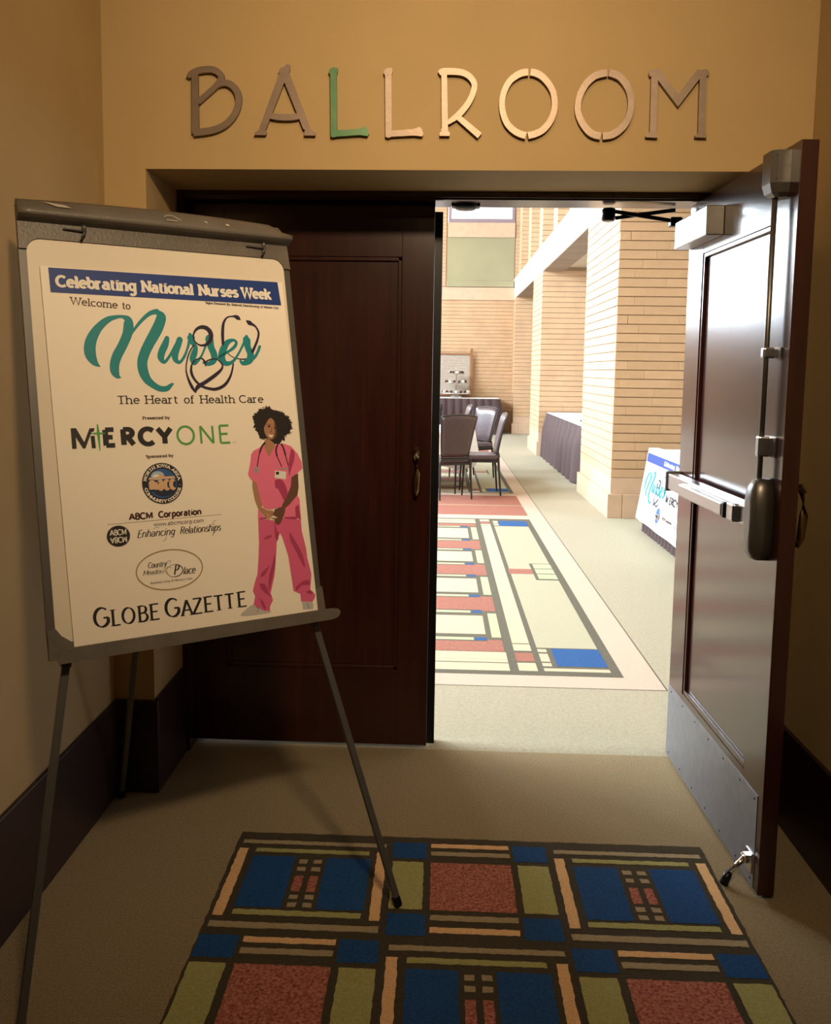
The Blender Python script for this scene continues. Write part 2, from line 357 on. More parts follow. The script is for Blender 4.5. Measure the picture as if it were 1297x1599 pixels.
struct('wall_front', fw, plaster, label='ochre plaster wall above the doors that carries the metal letters')
BH, BT = .337, .015
bb = B(); bb.box(CL, CE, 0, CL + BT, 0, BH, .003); struct('baseboard_left', bb, woodb, label='tall dark wooden baseboard along the left wall')
bb = B(); bb.box(CR - BT, CE, 0, CR, 0, BH, .003); struct('baseboard_right', bb, woodb, label='tall dark wooden baseboard along the right wall')
bb = B(); bb.box(CL + BT, -BT, 0, OL + BT, 0, BH, .003); bb.box(OL, 0, 0, OL + BT, RD, BH + .006, .003)
bb.box(OR - BT, -BT, 0, CR - BT, 0, BH, .003); bb.box(OR - BT, 0, 0, OR, RD, BH + .006, .003)
struct('baseboard_front', bb, woodb, label='dark wooden baseboard turning into the door recess')
for x, y, wh in ((.10, -1.25, 'nearest the metal letters'), (.16, -2.90, 'above the viewer'), (0, -5.2, 'farthest from the doors')):
    t = thing('recessed_downlight', 'round recessed downlight in the corridor ceiling, ' + wh, 'light', (x, y, CZ), 'corridor downlights')
    b = B(); b.lathe([(.125, 0), (.125, -.008), (.105, -.012), (.092, .0)], (x, y, CZ), 32); obj('trim_ring', b, white, t)
# door frame
fr = sroot('trim_1', 'dark wooden frame around the double doors', (0, RD, 0))
for x0, x1 in ((OL, -.957), (.963, OR)):
    b = B(); b.box(x0, RD, 0, x1, .54, OZ, .002); obj('jamb', b, wood, fr)
b = B(); b.box(-.957, RD, 2.128, .963, .54, OZ, .002); b.box(-.957, RD + .012, 2.122, .963, RD + .03, 2.13, .001); obj('head', b, wood, fr)
b = B(); b.box(-.957, .482, 2.108, -.03, .515, 2.129, .002); obj('door_stop', b, blackm, fr)
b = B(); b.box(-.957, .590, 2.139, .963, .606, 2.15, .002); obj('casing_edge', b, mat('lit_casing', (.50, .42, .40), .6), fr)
b = B(); b.prism([(.425, 0), (.45, .003), (.50, .0045), (.56, .0)], lambda y, z, d: (d, y, z), -.955, .962); struct('trim_5', b, carpetb, label='low carpeted ridge across the threshold')
b = B(); b.lathe([(.052, .01), (.052, -.004), (.035, -.014), (.0, -.016)], (.085, .50, 2.126), 20); b.box(.03, .47, 2.120, .14, .53, 2.130, .003); obj('strike_keeper', b, blackm, fr)
# ---------------------------------------------------------------- door leaves: local x = distance from hinge, y = thickness (0 = corridor face, +T = ballroom face), z up
LW, LT, LZ0, LZ1 = .9675, .047, .014, 2.117
PX0, PX1, PZ0, PZ1 = .168, .812, .320, 1.925
def leaf(root, LW=LW, PX0=PX0, PX1=PX1):
    T = LT
    for a, c in ((0, PX0), (PX1, LW)):
        b = B(); b.box(a, 0, LZ0, c, T, LZ1, .0015); obj('stile', b, wood, root, world=False)
    for a, c in ((LZ0, PZ0), (PZ1, LZ1)):
        b = B(); b.box(PX0, 0.0002, a, PX1, T - .0002, c, .0008); obj('rail', b, wood, root, world=False)
    b = B(); b.box(PX0, .014, PZ0, PX1, T - .014, PZ1); obj('panel', b, wood, root, world=False)
    b = B(); m = .016
    for y0, y1 in ((.003, .0145), (T - .0145, T - .003)):
        b.box(PX0, y0, PZ0, PX0 + m, y1, PZ1, .003); b.box(PX1 - m, y0, PZ0, PX1, y1, PZ1, .003)
        b.box(PX0, y0, PZ0, PX1, y1, PZ0 + m, .003); b.box(PX0, y0, PZ1 - m, PX1, y1, PZ1, .003)
    obj('moulding', b, wood, root, world=False)
    b = B()                                                       # bow pull on the corridor side
    xc = LW - .055
    b.lathe([(.016, 0), (.016, -.004), (.009, -.008), (.008, -.03)], (xc, 0, 1.185), 14, axis='Y'); b.lathe([(.016, 0), (.016, -.004), (.009, -.008), (.008, -.03)], (xc, 0, 1.035), 14, axis='Y')
    b.tube([(xc, -.028, 1.20), (xc, -.036, 1.175), (xc, -.042, 1.11), (xc, -.036, 1.045), (xc, -.028, 1.02)], [.006, .011, .012, .011, .006], 12)
    obj('pull_handle', b, bronze, root, world=False, label='curved bronze pull handle')
HY = .428
d1 = sroot('door_1', 'closed dark mahogany door leaf behind the easel', (-.9565, HY, 0)); leaf(d1, .9265, .13, .806)
b = B(); b.box(.9245, LT + .001, .001, .957, LT + .04, 2.10, .002); obj('astragal', b, blackm, d1, world=False)
d2 = sroot('door_2', 'open dark mahogany door leaf with crash bar, swung into the corridor', (.962, HY, 0))
ang = 1.592
d2.matrix_world = Matrix.Translation((.962, HY, 0)) @ Matrix.Rotation(ang, 4, 'Z')
def flipx(ob):
    for ch in ob.children:
        me = ch.data
        for v in me.vertices: v.co.x = -v.co.x
        me.flip_normals()
leaf(d2); T = LT
def dp(name, b, m, par=None, **k): return obj(name, b, m, par or d2, world=False, **k)
b = B(); b.box(.0, T, .016, LW - .035, T + .0018, .296, .0006); kp = dp('kick_plate', b, kick)
b = B()
for x in (.04, .19, .34, .49, .64, .79, .91):
    for z in (.035, .278): b.lathe([(.0035, 0), (.0035, .0012), (.001, .002)], (x, T + .0018, z), 8, axis='Y')
obj('screws', b, blackm, kp, world=False)
# door closer body (hinge side) and its arm
b = B(); b.box(.008, T, 1.957, .378, T + .058, 2.055, .004); cl = dp('closer_body', b, alum)
b = B(); b.box(.372, T, 1.9585, .3795, T + .0585, 2.0535, .002); obj('end_cap', b, gunm, cl, world=False)
b = B(); b.box(.008, T + .0578, 1.968, .372, T + .0592, 1.9695); obj('seam', b, blackm, cl, world=False)
# top latch, rod, guides
b = B(); c2 = .865
pr = [(-.042, 0), (-.042, .034), (-.030, .05), (.030, .05), (.042, .034), (.042, 0)]
vs = []
for z, s_ in ((2.105, 1), (2.02, 1), (1.995, .86), (1.984, .6)):
    vs.append([b.bm.verts.new((c2 + a * s_, T + d * (s_ if s_ < 1 else 1), z)) for a, d in pr])
for i in range(3):
    for k in range(6): b.bm.faces.new((vs[i][k], vs[i][(k + 1) % 6], vs[i + 1][(k + 1) % 6], vs[i + 1][k]))
b.bm.faces.new(vs[0]); b.bm.faces.new(vs[-1]); tl = dp('top_latch_case', b, gunm)
b = B()
for dx, z in ((.038, 2.09), (.038, 2.03)): b.lathe([(.003, 0), (.003, .0015), (.001, .002)], (c2 + dx, T + .036, z), 8, axis='Y')
obj('screws', b, blackm, tl, world=False)
RX_, RY_ = .868, T + .024
b = B(); b.tube([(RX_, RY_, 1.19), (RX_, RY_, 1.99)], .0075, 14); dp('latch_rod', b, gunm)
for z, h, w_ in ((1.562, .030, .026), (1.300, .058, .028)):
    b = B(); b.box(RX_ - w_ / 2 - .004, T, z - h / 2, RX_ + .052, T + .006, z + h / 2, .001); b.box(RX_ - w_ / 2, T + .001, z - h / 2, RX_ + w_ / 2, T + .036, z + h / 2, .005); dp('rod_guide', b, alum)
# crash bar
b = B(); b.box(.030, T + .008, 1.068, .86, T + .052, 1.128, .004); cb = dp('crash_bar_rail', b, alum)
b = B(); b.box(.022, T, 1.060, .038, T + .058, 1.136, .004); obj('end_cap', b, gunm, cb, world=False)
b = B(); b.box(.27, T + .050, 1.074, .72, T + .078, 1.118, .006); obj('push_pad', b, alum, cb, world=False)
b = B(); b.box(.716, T + .048, 1.072, .735, T + .076, 1.120, .004); obj('pad_end', b, blackm, cb, world=False)
b = B(); b.box(.74, T + .046, 1.070, .80, T + .070, 1.124, .006); obj('pad_bracket', b, alum, cb, world=False)
b = B(); vs = []                                                 # oval lock case
for s_, d in ((1, 0), (1, .028), (.95, .043), (.80, .054), (.5, .058)):
    vs.append([b.bm.verts.new((RX_ + .012 + .043 * s_ * math.copysign(abs(math.cos(a)) ** .7, math.cos(a)), T + d, 1.093 + .118 * s_ * math.copysign(abs(math.sin(a)) ** .7, math.sin(a)))) for a in [2 * math.pi * k / 28 for k in range(28)]])
for i in range(4):
    for k in range(28): f = b.bm.faces.new((vs[i][k], vs[i][(k + 1) % 28], vs[i + 1][(k + 1) % 28], vs[i + 1][k])); f.smooth = True
b.bm.faces.new(vs[-1]); b.bm.faces.new(vs[0]); dp('lock_case', b, gunm)
# kick-down holder
b = B(); b.box(.875, T, .055, .925, T + .006, .115, .001); b.lathe([(.008, -.018), (.008, .018)], (.90, T + .016, .092), 12, axis='X'); b.box(.885, T, .08, .915, T + .02, .104, .003); hs = dp('door_holder', b, chrome)
b = B(); b.tube([(.90, T + .016, .092), (.895, T + .060, .035)], .0085, 12); obj('holder_arm', b, chrome, hs, world=False)
b = B(); b.tube([(.8945, T + .058, .040), (.8935, T + .071, .004)], [.011, .013], 12); obj('rubber_foot', b, blackm, hs, world=False)
b = B()
for z in (.25, 1.07, 1.86): b.tube([(.004, -.006, z - .05), (.004, -.006, z + .05)], .007, 10)
dp('hinges', b, gunm)
flipx(d2)
for ch in d2.children:
    for g in ch.children:
        me = g.data
        for v in me.vertices: v.co.x = -v.co.x
        me.flip_normals()
# closer arm (belongs to the open leaf): body -> elbow -> header bracket
arm = B()
Mi = d2.matrix_world.inverted()
def L2(p): return Mi @ Vector(p)
arm.beam(L2((.875, .50, 2.116)), L2((.63, .50, 2.082)), .014, .008, tuple(Mi.to_3x3() @ Vector((0, 1, 0)))); arm.beam(L2((.875, .46, 2.066)), L2((.63, .49, 2.110)), .014, .008, tuple(Mi.to_3x3() @ Vector((0, 1, 0))))
obj('closer_arm', arm, blackm, d2, world=False)
b = B(); b.lathe([(.020, -.024), (.026, -.018), (.026, .018), (.020, .024)], L2((.625, .495, 2.096)), 16); obj('arm_elbow', b, blackm, d2, world=False)
b = B(); t_ = L2((.868, .462, 2.066)); b.box(t_.x - .018, t_.y - .022, t_.z - .018, t_.x + .018, t_.y + .022, t_.z + .016, .004); obj('arm_bracket', b, blackm, d2, world=False)
# ================================================================ BALLROOM SHELL
BX = RX; FY = 19.55; ZB0, ZB1 = 3.30, 3.74
def brick_face(b, ax, f, u0, u1, z0, z1, h=.0915, l=.52, dep=.012, gap=.009, sgn=-1, seedk=0, mi=0):
    """courses of long thin bricks on the plane ax = f (proud by dep)"""
    n = int(round((z1 - z0) / h)); h = (z1 - z0) / n; rr = random.Random(seedk)
    out = []
    for i in range(n):
        za, zb = z0 + i * h + gap / 2, z0 + (i + 1) * h - gap / 2
        u = u0 - rr.random() * l * .9
        while u < u1:
            a, c = max(u0, u), min(u1, u + l - .0018)
            if c - a > .03: out.append((a, c, za, zb))
            u += l
    for a, c, za, zb in out:
        d = dep + rr.uniform(-.0015, .0015)
        if ax == 'y': b.box(a, min(f, f + sgn * d), za, c, max(f, f + sgn * d), zb)
        else: b.box(min(f, f + sgn * d), a, za, max(f, f + sgn * d), c, zb)
    return out
def pier(name, x0, x1, y0, y1, label, single=False, side=-1):
    r = sroot(name, label, ((x0 + x1) / 2, y0, 0))
    b = B(); b.box(x0, y0, .42, x1, y1, ZB0 + .1); obj('mortar_core', b, mortar, r)
    b = B(); b.box(x0 - .012, y0 - .012, .25, x1 + .012, y1 + .012, .42, .004); obj('upper_base_course', b, stone, r)
    # limestone plinth blocks
    e = .045
    xs = [x0 - e, x0 + .11, x0 + .75, x1 + e] if side < 0 else [x0 - e, x1 - .75, x1 - .11, x1 + e]
    for a, c in zip(xs[:-1], xs[1:]):
        b = B(); b.box(a + .002, y0 - e, 0, c - .002, (y0 + y1) / 2 - .002, .25, .004); obj('plinth_block', b, stone, r)
        b = B(); b.box(a + .002, (y0 + y1) / 2 + .002, 0, c - .002, y1 + e, .25, .004); obj('plinth_block', b, stone, r)
    if single:
        out = []; tmp = B(); out = brick_face(tmp, 'y', y0, x0 - .012, x1 + .012, .42, ZB0, seedk=3); tmp.bm.free()
        cache = {}; rr = random.Random(2)
        for a, c, za, zb in out:
            key = (round(c - a, 2), rr.randrange(4))
            if key not in cache:
                t = B(); t.box(-(c - a) / 2, -.013, -(zb - za) / 2, (c - a) / 2, 0.0, (zb - za) / 2, .0015); bmesh.ops.recalc_face_normals(t.bm, faces=t.bm.faces[:])
                me = bpy.data.meshes.new('brick'); t.bm.to_mesh(me); t.bm.free(); me.materials.append(brickn[key[1]]); cache[key] = me
            o = bpy.data.objects.new('brick', cache[key]); C.objects.link(o); o.parent = r
            o.location = Vector(((a + c) / 2, y0 + rr.uniform(-.001, .001), (za + zb) / 2)) - r.location
    else:
        b = B(); brick_face(b, 'y', y0, x0 - .012, x1 + .012, .42, ZB0, seedk=int(y0)); o = obj('front_brickwork', b, brickm, r); o['kind'] = 'stuff'
    b = B(); brick_face(b, 'x', x0, y0, y1, .42, ZB0, sgn=-1, seedk=5); brick_face(b, 'x', x1, y0, y1, .42, ZB0, sgn=1, seedk=6); brick_face(b, 'y', y1, x0 - .012, x1 + .012, .42, ZB0, sgn=1, seedk=7)
    o = obj('side_brickwork', b, brickm, r); o['kind'] = 'stuff'
    return r
pier('brick_pier', RX, RX + 1.25, 6.34, 8.35, 'buff brick pier nearest the door, beside the banner table', True)
pier('brick_pier', RX, RX + 1.25, 13.3, 14.85, 'second buff brick pier, at the far end of the long buffet table')
pier('brick_pier', RX, RX + 1.25, 18.98, 19.54, 'farthest buff brick pier, against the end wall')
for y in (6.34, 13.3): pier('brick_pier', LX - 1.25, LX, y, y + 1.9, 'buff brick pier of the opposite arcade, %s' % ('near' if y < 10 else 'far'), side=1)
# right arcade beam, soffit, aisle ceiling, clerestory with brick fins
b = B(); b.box(RX - .012, WT, ZB0, RX + .38, FY, ZB1, .004); b.box(RX - .03, WT, ZB1 - .03, RX + .38, FY, ZB1 + .02, .004); bm_ = struct('trim_2', b, white, label='long pale beam running over the right-hand brick piers')
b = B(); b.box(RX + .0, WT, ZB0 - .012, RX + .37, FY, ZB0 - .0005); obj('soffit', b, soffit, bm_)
b = B(); b.box(RX + .38, WT, ZB0 + .06, 7.2, FY, ZB0 + .16); struct('ceiling_aisle', b, mat('tan_ceiling', (.55, .44, .31), .8), label='low ceiling of the side aisle behind the piers')
cm = sroot('trim_3', 'brick fins between the clerestory windows above the beam', (RX, WT, ZB1))
for y in (1.2, 3.3, 5.4, 7.5, 9.58, 11.42, 13.55, 15.65, 17.85):
    b = B(); brick_face(b, 'y', y, RX - .01, RX + .8, ZB1 + .02, 6.9, l=.4, seedk=int(y)); brick_face(b, 'x', RX, y, y + .5, ZB1 + .02, 6.9, l=.5, seedk=4); o = obj('brick_fin', b, brickm, cm)
    b = B(); b.box(RX + .001, y + .001, ZB1, RX + .8, y + .5, 6.9); obj('mortar_core', b, mortar, o)
for i, y in enumerate((2.5, 4.6, 6.7, 8.8, 10.7, 12.8, 14.9, 17.0)):
    t = sroot('window_%d' % (i + 2), 'tall clerestory window between brick fins, bay %d from the door' % (i + 1), (RX + .6, y, ZB1))
    b = B()
    for a, c in ((y - .85, y - .79), (y + .79, y + .85), (y - .03, y + .03)): b.box(RX + .58, a, ZB1 + .02, RX + .64, c, 6.9)
    b.box(RX + .58, y - .85, 5.3, RX + .64, y + .85, 5.36); obj('window_frame', b, winframe, t)
    b = B(); b.box(RX + .605, y - .8, ZB1 + .02, RX + .611, y + .8, 6.9); obj('pane', b, glass, t)
b = B(); b.box(LX - .38, WT, ZB0, LX + .012, FY, ZB1, .004); struct('trim_4', b, white, label='long pale beam of the opposite arcade')
b = B(); b.box(LX - 3.2, WT, 0, LX - 3.0, FY, ZB0 + .2); b.box(LX - 3.2, WT - .1, 0, LX - .9, WT, 7.0); b.box(LX - 3.0, WT, ZB0, LX - .38, FY, ZB0 + .1); b.box(LX - .40, WT, 6.4, LX, FY, 7.0)
for k in range(10): b.box(LX - .38, .75 + 2.0 * k, ZB1, LX + .0, 1.15 + 2.0 * k, 6.4)
struct('wall_left_ballroom', b, brickm, label='far side of the ballroom with its clerestory piers')
b = B(); b.box(-10.3, WT, 7.0, 7.2, 20, 7.15); struct('ceiling_ballroom', b, mat('tan_ceiling', (.55, .44, .31), .8), label='high tan ceiling of the ballroom')
b = B(); b.box(7.1, WT, 0, 7.2, FY, .75); b.box(7.1, WT, 3.1, 7.2, FY, ZB0 + .1)
for k in range(8): b.box(7.1, .6 + 2.7 * k, .75, 7.2, 1.1 + 2.7 * k, 3.1)
struct('wall_right', b, brickm, label='outer wall of the side aisle with daylit windows')
# end wall: brick, limestone band, sage panel, lintel, window
ew = sroot('wall_end', 'buff brick end wall of the ballroom', (0, FY, 0))
b = B(); b.box(-4.7, FY, 0, 7.2, FY + .3, 5.11); b.box(-4.7, FY, 5.11, .13, FY + .3, 7.0); b.box(-10.3, FY, 0, -4.7, FY + .3, 2.9); b.box(-10.3, FY, 2.9, -6.9, FY + .3, 7.0); b.box(1.76, FY, 5.11, 7.2, FY + .3, 7.0)
obj('mortar_core', b, mortar, ew)
b = B()
brick_face(b, 'y', FY, -4.65, 2.9, .42, 3.25, seedk=11); brick_face(b, 'y', FY, -7.0, -4.7, .42, 2.88, seedk=14)
brick_face(b, 'y', FY, -4.65, .09, 3.58, 7.0, seedk=12)
brick_face(b, 'y', FY, 1.79, 2.9, 3.58, 7.0, seedk=13); o = obj('brickwork', b, brickm, ew); o['kind'] = 'stuff'
b = B(); b.box(-7.0, FY - .03, .0, 2.9, FY, .42, .004); obj('base_course', b, stone, ew)
b = B(); b.box(-4.65, FY - .05, 3.25, RX, FY, 3.56, .004); obj('limestone_band', b, stone, ew)
b = B(); b.box(.13, FY - .05, 4.77, 1.77, FY + .1, 5.12, .004); obj('window_sill', b, stone, ew)
b = B(); b.box(.12, FY - .01, 3.57, 1.77, FY, 4.77); obj('sage_panel', b, sagew, ew)
b = B(); b.box(.12, FY - .07, 3.57, 1.77, FY - .008, 3.72, .01); obj('panel_ledge', b, sagew, ew)
wn = sroot('window_20', 'added tall window in the end wall, out of view, for the door reflection', (-5.8, FY, 2.9))  # added out of view to light the ballroom and brighten the open door
b = B()
for x0, z0, x1, z1 in ((-6.9, 2.9, -4.7, 2.98), (-6.9, 2.98, -6.82, 6.95), (-4.78, 2.98, -4.7, 6.95), (-5.83, 2.98, -5.77, 6.95)): b.box(x0, FY, z0, x1, FY + .08, z1)
obj('window_frame', b, winframe, wn)
b = B(); b.box(-6.82, FY + .03, 2.98, -4.78, FY + .036, 6.95); obj('pane', b, glass, wn)
wn = sroot('window_1', 'bright window with a plum frame high in the end wall', (.95, FY, 5.12))
b = B()
for x0, z0, x1, z1 in ((.14, 5.12, 1.76, 5.22), (.14, 5.22, .21, 6.9), (1.69, 5.22, 1.76, 6.9), (.14, 6.85, 1.76, 6.95)): b.box(x0, FY - .02, z0, x1, FY + .05, z1, .005)
obj('window_frame', b, winframe, wn)
b = B(); b.box(.21, FY + .01, 5.22, 1.69, FY + .016, 6.85); obj('pane', b, glass, wn)
# ================================================================ CARPET PATTERNS
def tuft_rect(b, x0, y0, x1, y1, z, mi, j=.0016, step=.014):
    if j == 0: return b.poly([(x0, y0, z), (x1, y0, z), (x1, y1, z), (x0, y1, z)], mi)
    P = []
    for (ax, ay), (cx, cy) in (((x0, y0), (x1, y0)), ((x1, y0), (x1, y1)), ((x1, y1), (x0, y1)), ((x0, y1), (x0, y0))):
        n = max(1, int(math.hypot(cx - ax, cy - ay) / step))
        for i in range(n): P.append((ax + (cx - ax) * i / n + random.uniform(-j, j), ay + (cy - ay) * i / n + random.uniform(-j, j), z))
    b.poly(P, mi)
CM = [inkdark, cblue, cred, cpeach, colive, ctaupe, ccream, cbord, cfield, cpale]
b = B(); X0, Y0, CW, CH = -.617, -.258, .4905, .5
tuft_rect(b, X0, Y0 - CH * 6.06, X0 + 3 * CW, Y0, .0008, 0, .002, .02)
def cell_motif(x, y):
    R = lambda a, d, a1, d1, m: tuft_rect(b, x + a, y - d1, x + a1, y - d, .0016, m)
    R(.018, .036, .474, .058, 5); R(.068, .084, .424, .106, 4)
    R(.014, .086, .044, .436, 3); R(.447, .086, .477, .436, 3)
    R(.066, .128, .198, .394, 1); R(.294, .128, .430, .394, 1)
    for c_ in (.212, .256):
        for d, d1, m in ((.142, .164, 5), (.184, .205, 5), (.232, .312, 2), (.328, .350, 5), (.366, .388, 5)): R(c_, d, c_ + .026, d1, m)
    R(.066, .405, .424, .430, 4); R(.014, .462, .477, .489, 5)
def cell_square(x, y):
    R = lambda a, d, a1, d1, m: tuft_rect(b, x + a, y - d1, x + a1, y - d, .0016, m)
    R(.004, .022, .112, .114, 1); R(.379, .022, .484, .114, 1); R(.006, .398, .112, .496, 1); R(.379, .398, .484, .496, 1)
    R(.008, .134, .102, .378, 4); R(.388, .134, .482, .378, 4)
    R(.124, .134, .368, .378, 2)
    R(.124, .024, .368, .048, 3); R(.124, .070, .368, .094, 5); R(.124, .400, .368, .425, 5); R(.124, .455, .368, .480, 3)
for r_ in range(6):
    for c_ in range(3):
        (cell_motif if (r_ + c_) % 2 == 0 else cell_square)(X0 + c_ * CW, Y0 - .012 - r_ * CH)
obj('carpet_motif', b, CM, floor, label='carpet inlay of blue, red, olive and orange blocks in dark lines in front of the easel')
# ballroom runner: bays repeating every 6.71 m, mirrored about x = XM
b = B(); XM = -1.94
def RR(x0, y0, x1, y1, m, lay=3):
    for a, c in ((x0, x1), (2 * XM - x1, 2 * XM - x0)):
        b.poly([(a, y0, lay * .0007), (c, y0, lay * .0007), (c, y1, lay * .0007), (a, y1, lay * .0007)], m)
yE = 19.4
b.poly([(2 * XM - 1.11, 1.165, .0005), (1.11, 1.165, .0005), (1.11, yE, .0005), (2 * XM - 1.11, yE, .0005)], 0)
b.poly([(2 * XM - 1.102, 1.173, .001), (1.102, 1.173, .001), (1.102, yE, .001), (2 * XM - 1.102, yE, .001)], 7)
for k in range(3):
    o_ = 6.71 * k; y0, y1 = 1.335 + o_, 6.10 + o_
    if y0 > yE: break
    RR(XM, y0, .935, min(y1, yE), 0, 2)
    if y1 > yE: y1 = yE
    fy = lambda v: min(v + o_, yE)
    def Q(x0, a, x1, c, m):
        if a + o_ < yE: RR(x0, fy(a), x1, fy(c), m)
    RR(.552, fy(1.79), .882, fy(5.66), 8, 2.5) if 1.79 + o_ < yE else None; Q(.552, 1.402, .884, 1.448, 6)
    Q(.627, 1.484, .885, 1.775, 1); Q(.609, 5.66 + .02, .885, 5.965, 1)
    for a, c in ((1.479, 1.531), (1.552, 1.686), (1.712, 1.764)): Q(.552, a, .600, c, 6)
    for a, c in ((5.70, 5.80), (5.83, 5.96)): Q(.552, a, .600, c, 6)
    Q(.424, 1.86, .519, 5.66, 6); Q(.424, 1.727, .519, 1.845, 6); Q(.424, 1.549, .519, 1.692, 2); Q(.424, 1.399, .519, 1.525, 6)
    Q(.424, 5.68, .519, 5.77, 6); Q(.424, 5.79, .519, 5.90, 2); Q(.424, 5.92, .519, 6.04, 6)
    Q(.543, 3.588, .722, 3.760, 2)
    Q(.721, 3.40, .884, 3.960, 0)
    for a, c in ((3.435, 3.59), (3.61, 3.765), (3.785, 3.94)):
        if a + o_ < yE: b.poly([(x, y, .0028) for x, y in ((.745, fy(a)), (.884, fy(a)), (.884, fy(c)), (.745, fy(c)))], 9)
    Q(XM, 1.392, .378, 1.51, 6); Q(XM, 1.522, .378, 1.570, 6); Q(XM, 1.572, .378, 1.693, 6)
    cen = (1.79, 2.70, 3.70, 4.69, 5.70)
    for i, c_ in enumerate(cen):
        h = (.09, .155, .16, .17, .06)[i]
        Q(XM, c_ - h, .372, c_ + h, 2)
        for s_ in (-1, 1):
            if (i == 0 and s_ < 0) or (i == 4 and s_ > 0): continue
            a, c = sorted((c_ + s_ * (h + .022), c_ + s_ * (h + .072)))
            Q(.222, a, .286, c, 1); Q(XM, a, .215, c, 9)
            a, c = sorted((c_ + s_ * h, c_ + s_ * (h + .03))); Q(.292, a, .372, c, 2)
        if i < 4:
            m0 = c_ + h + .118; m1 = cen[i + 1] - (.09, .155, .16, .17, .06)[i + 1] - .118
            Q(XM, m0 + .02, .286, m1 - .02, 6); Q(.318, m0 - .04, .372, m1 + .04, 9)
    Q(XM, 5.80, .378, 5.93, 6); Q(XM, 5.95, .378, 6.04, 6)
    if 6.33 + o_ < yE: RR(XM, 6.33 + o_, .945, fy(7.0), 2, 2); RR(XM, fy(7.05), .945, fy(7.82), 2, 2); RR(XM, fy(7.0), .945, fy(7.05), 5, 2)
obj('carpet_runner', b, [rdark, rblue, rred] + CM[3:], floor, label='pale geometric carpet runner with blush border, blue and red blocks in the ballroom')
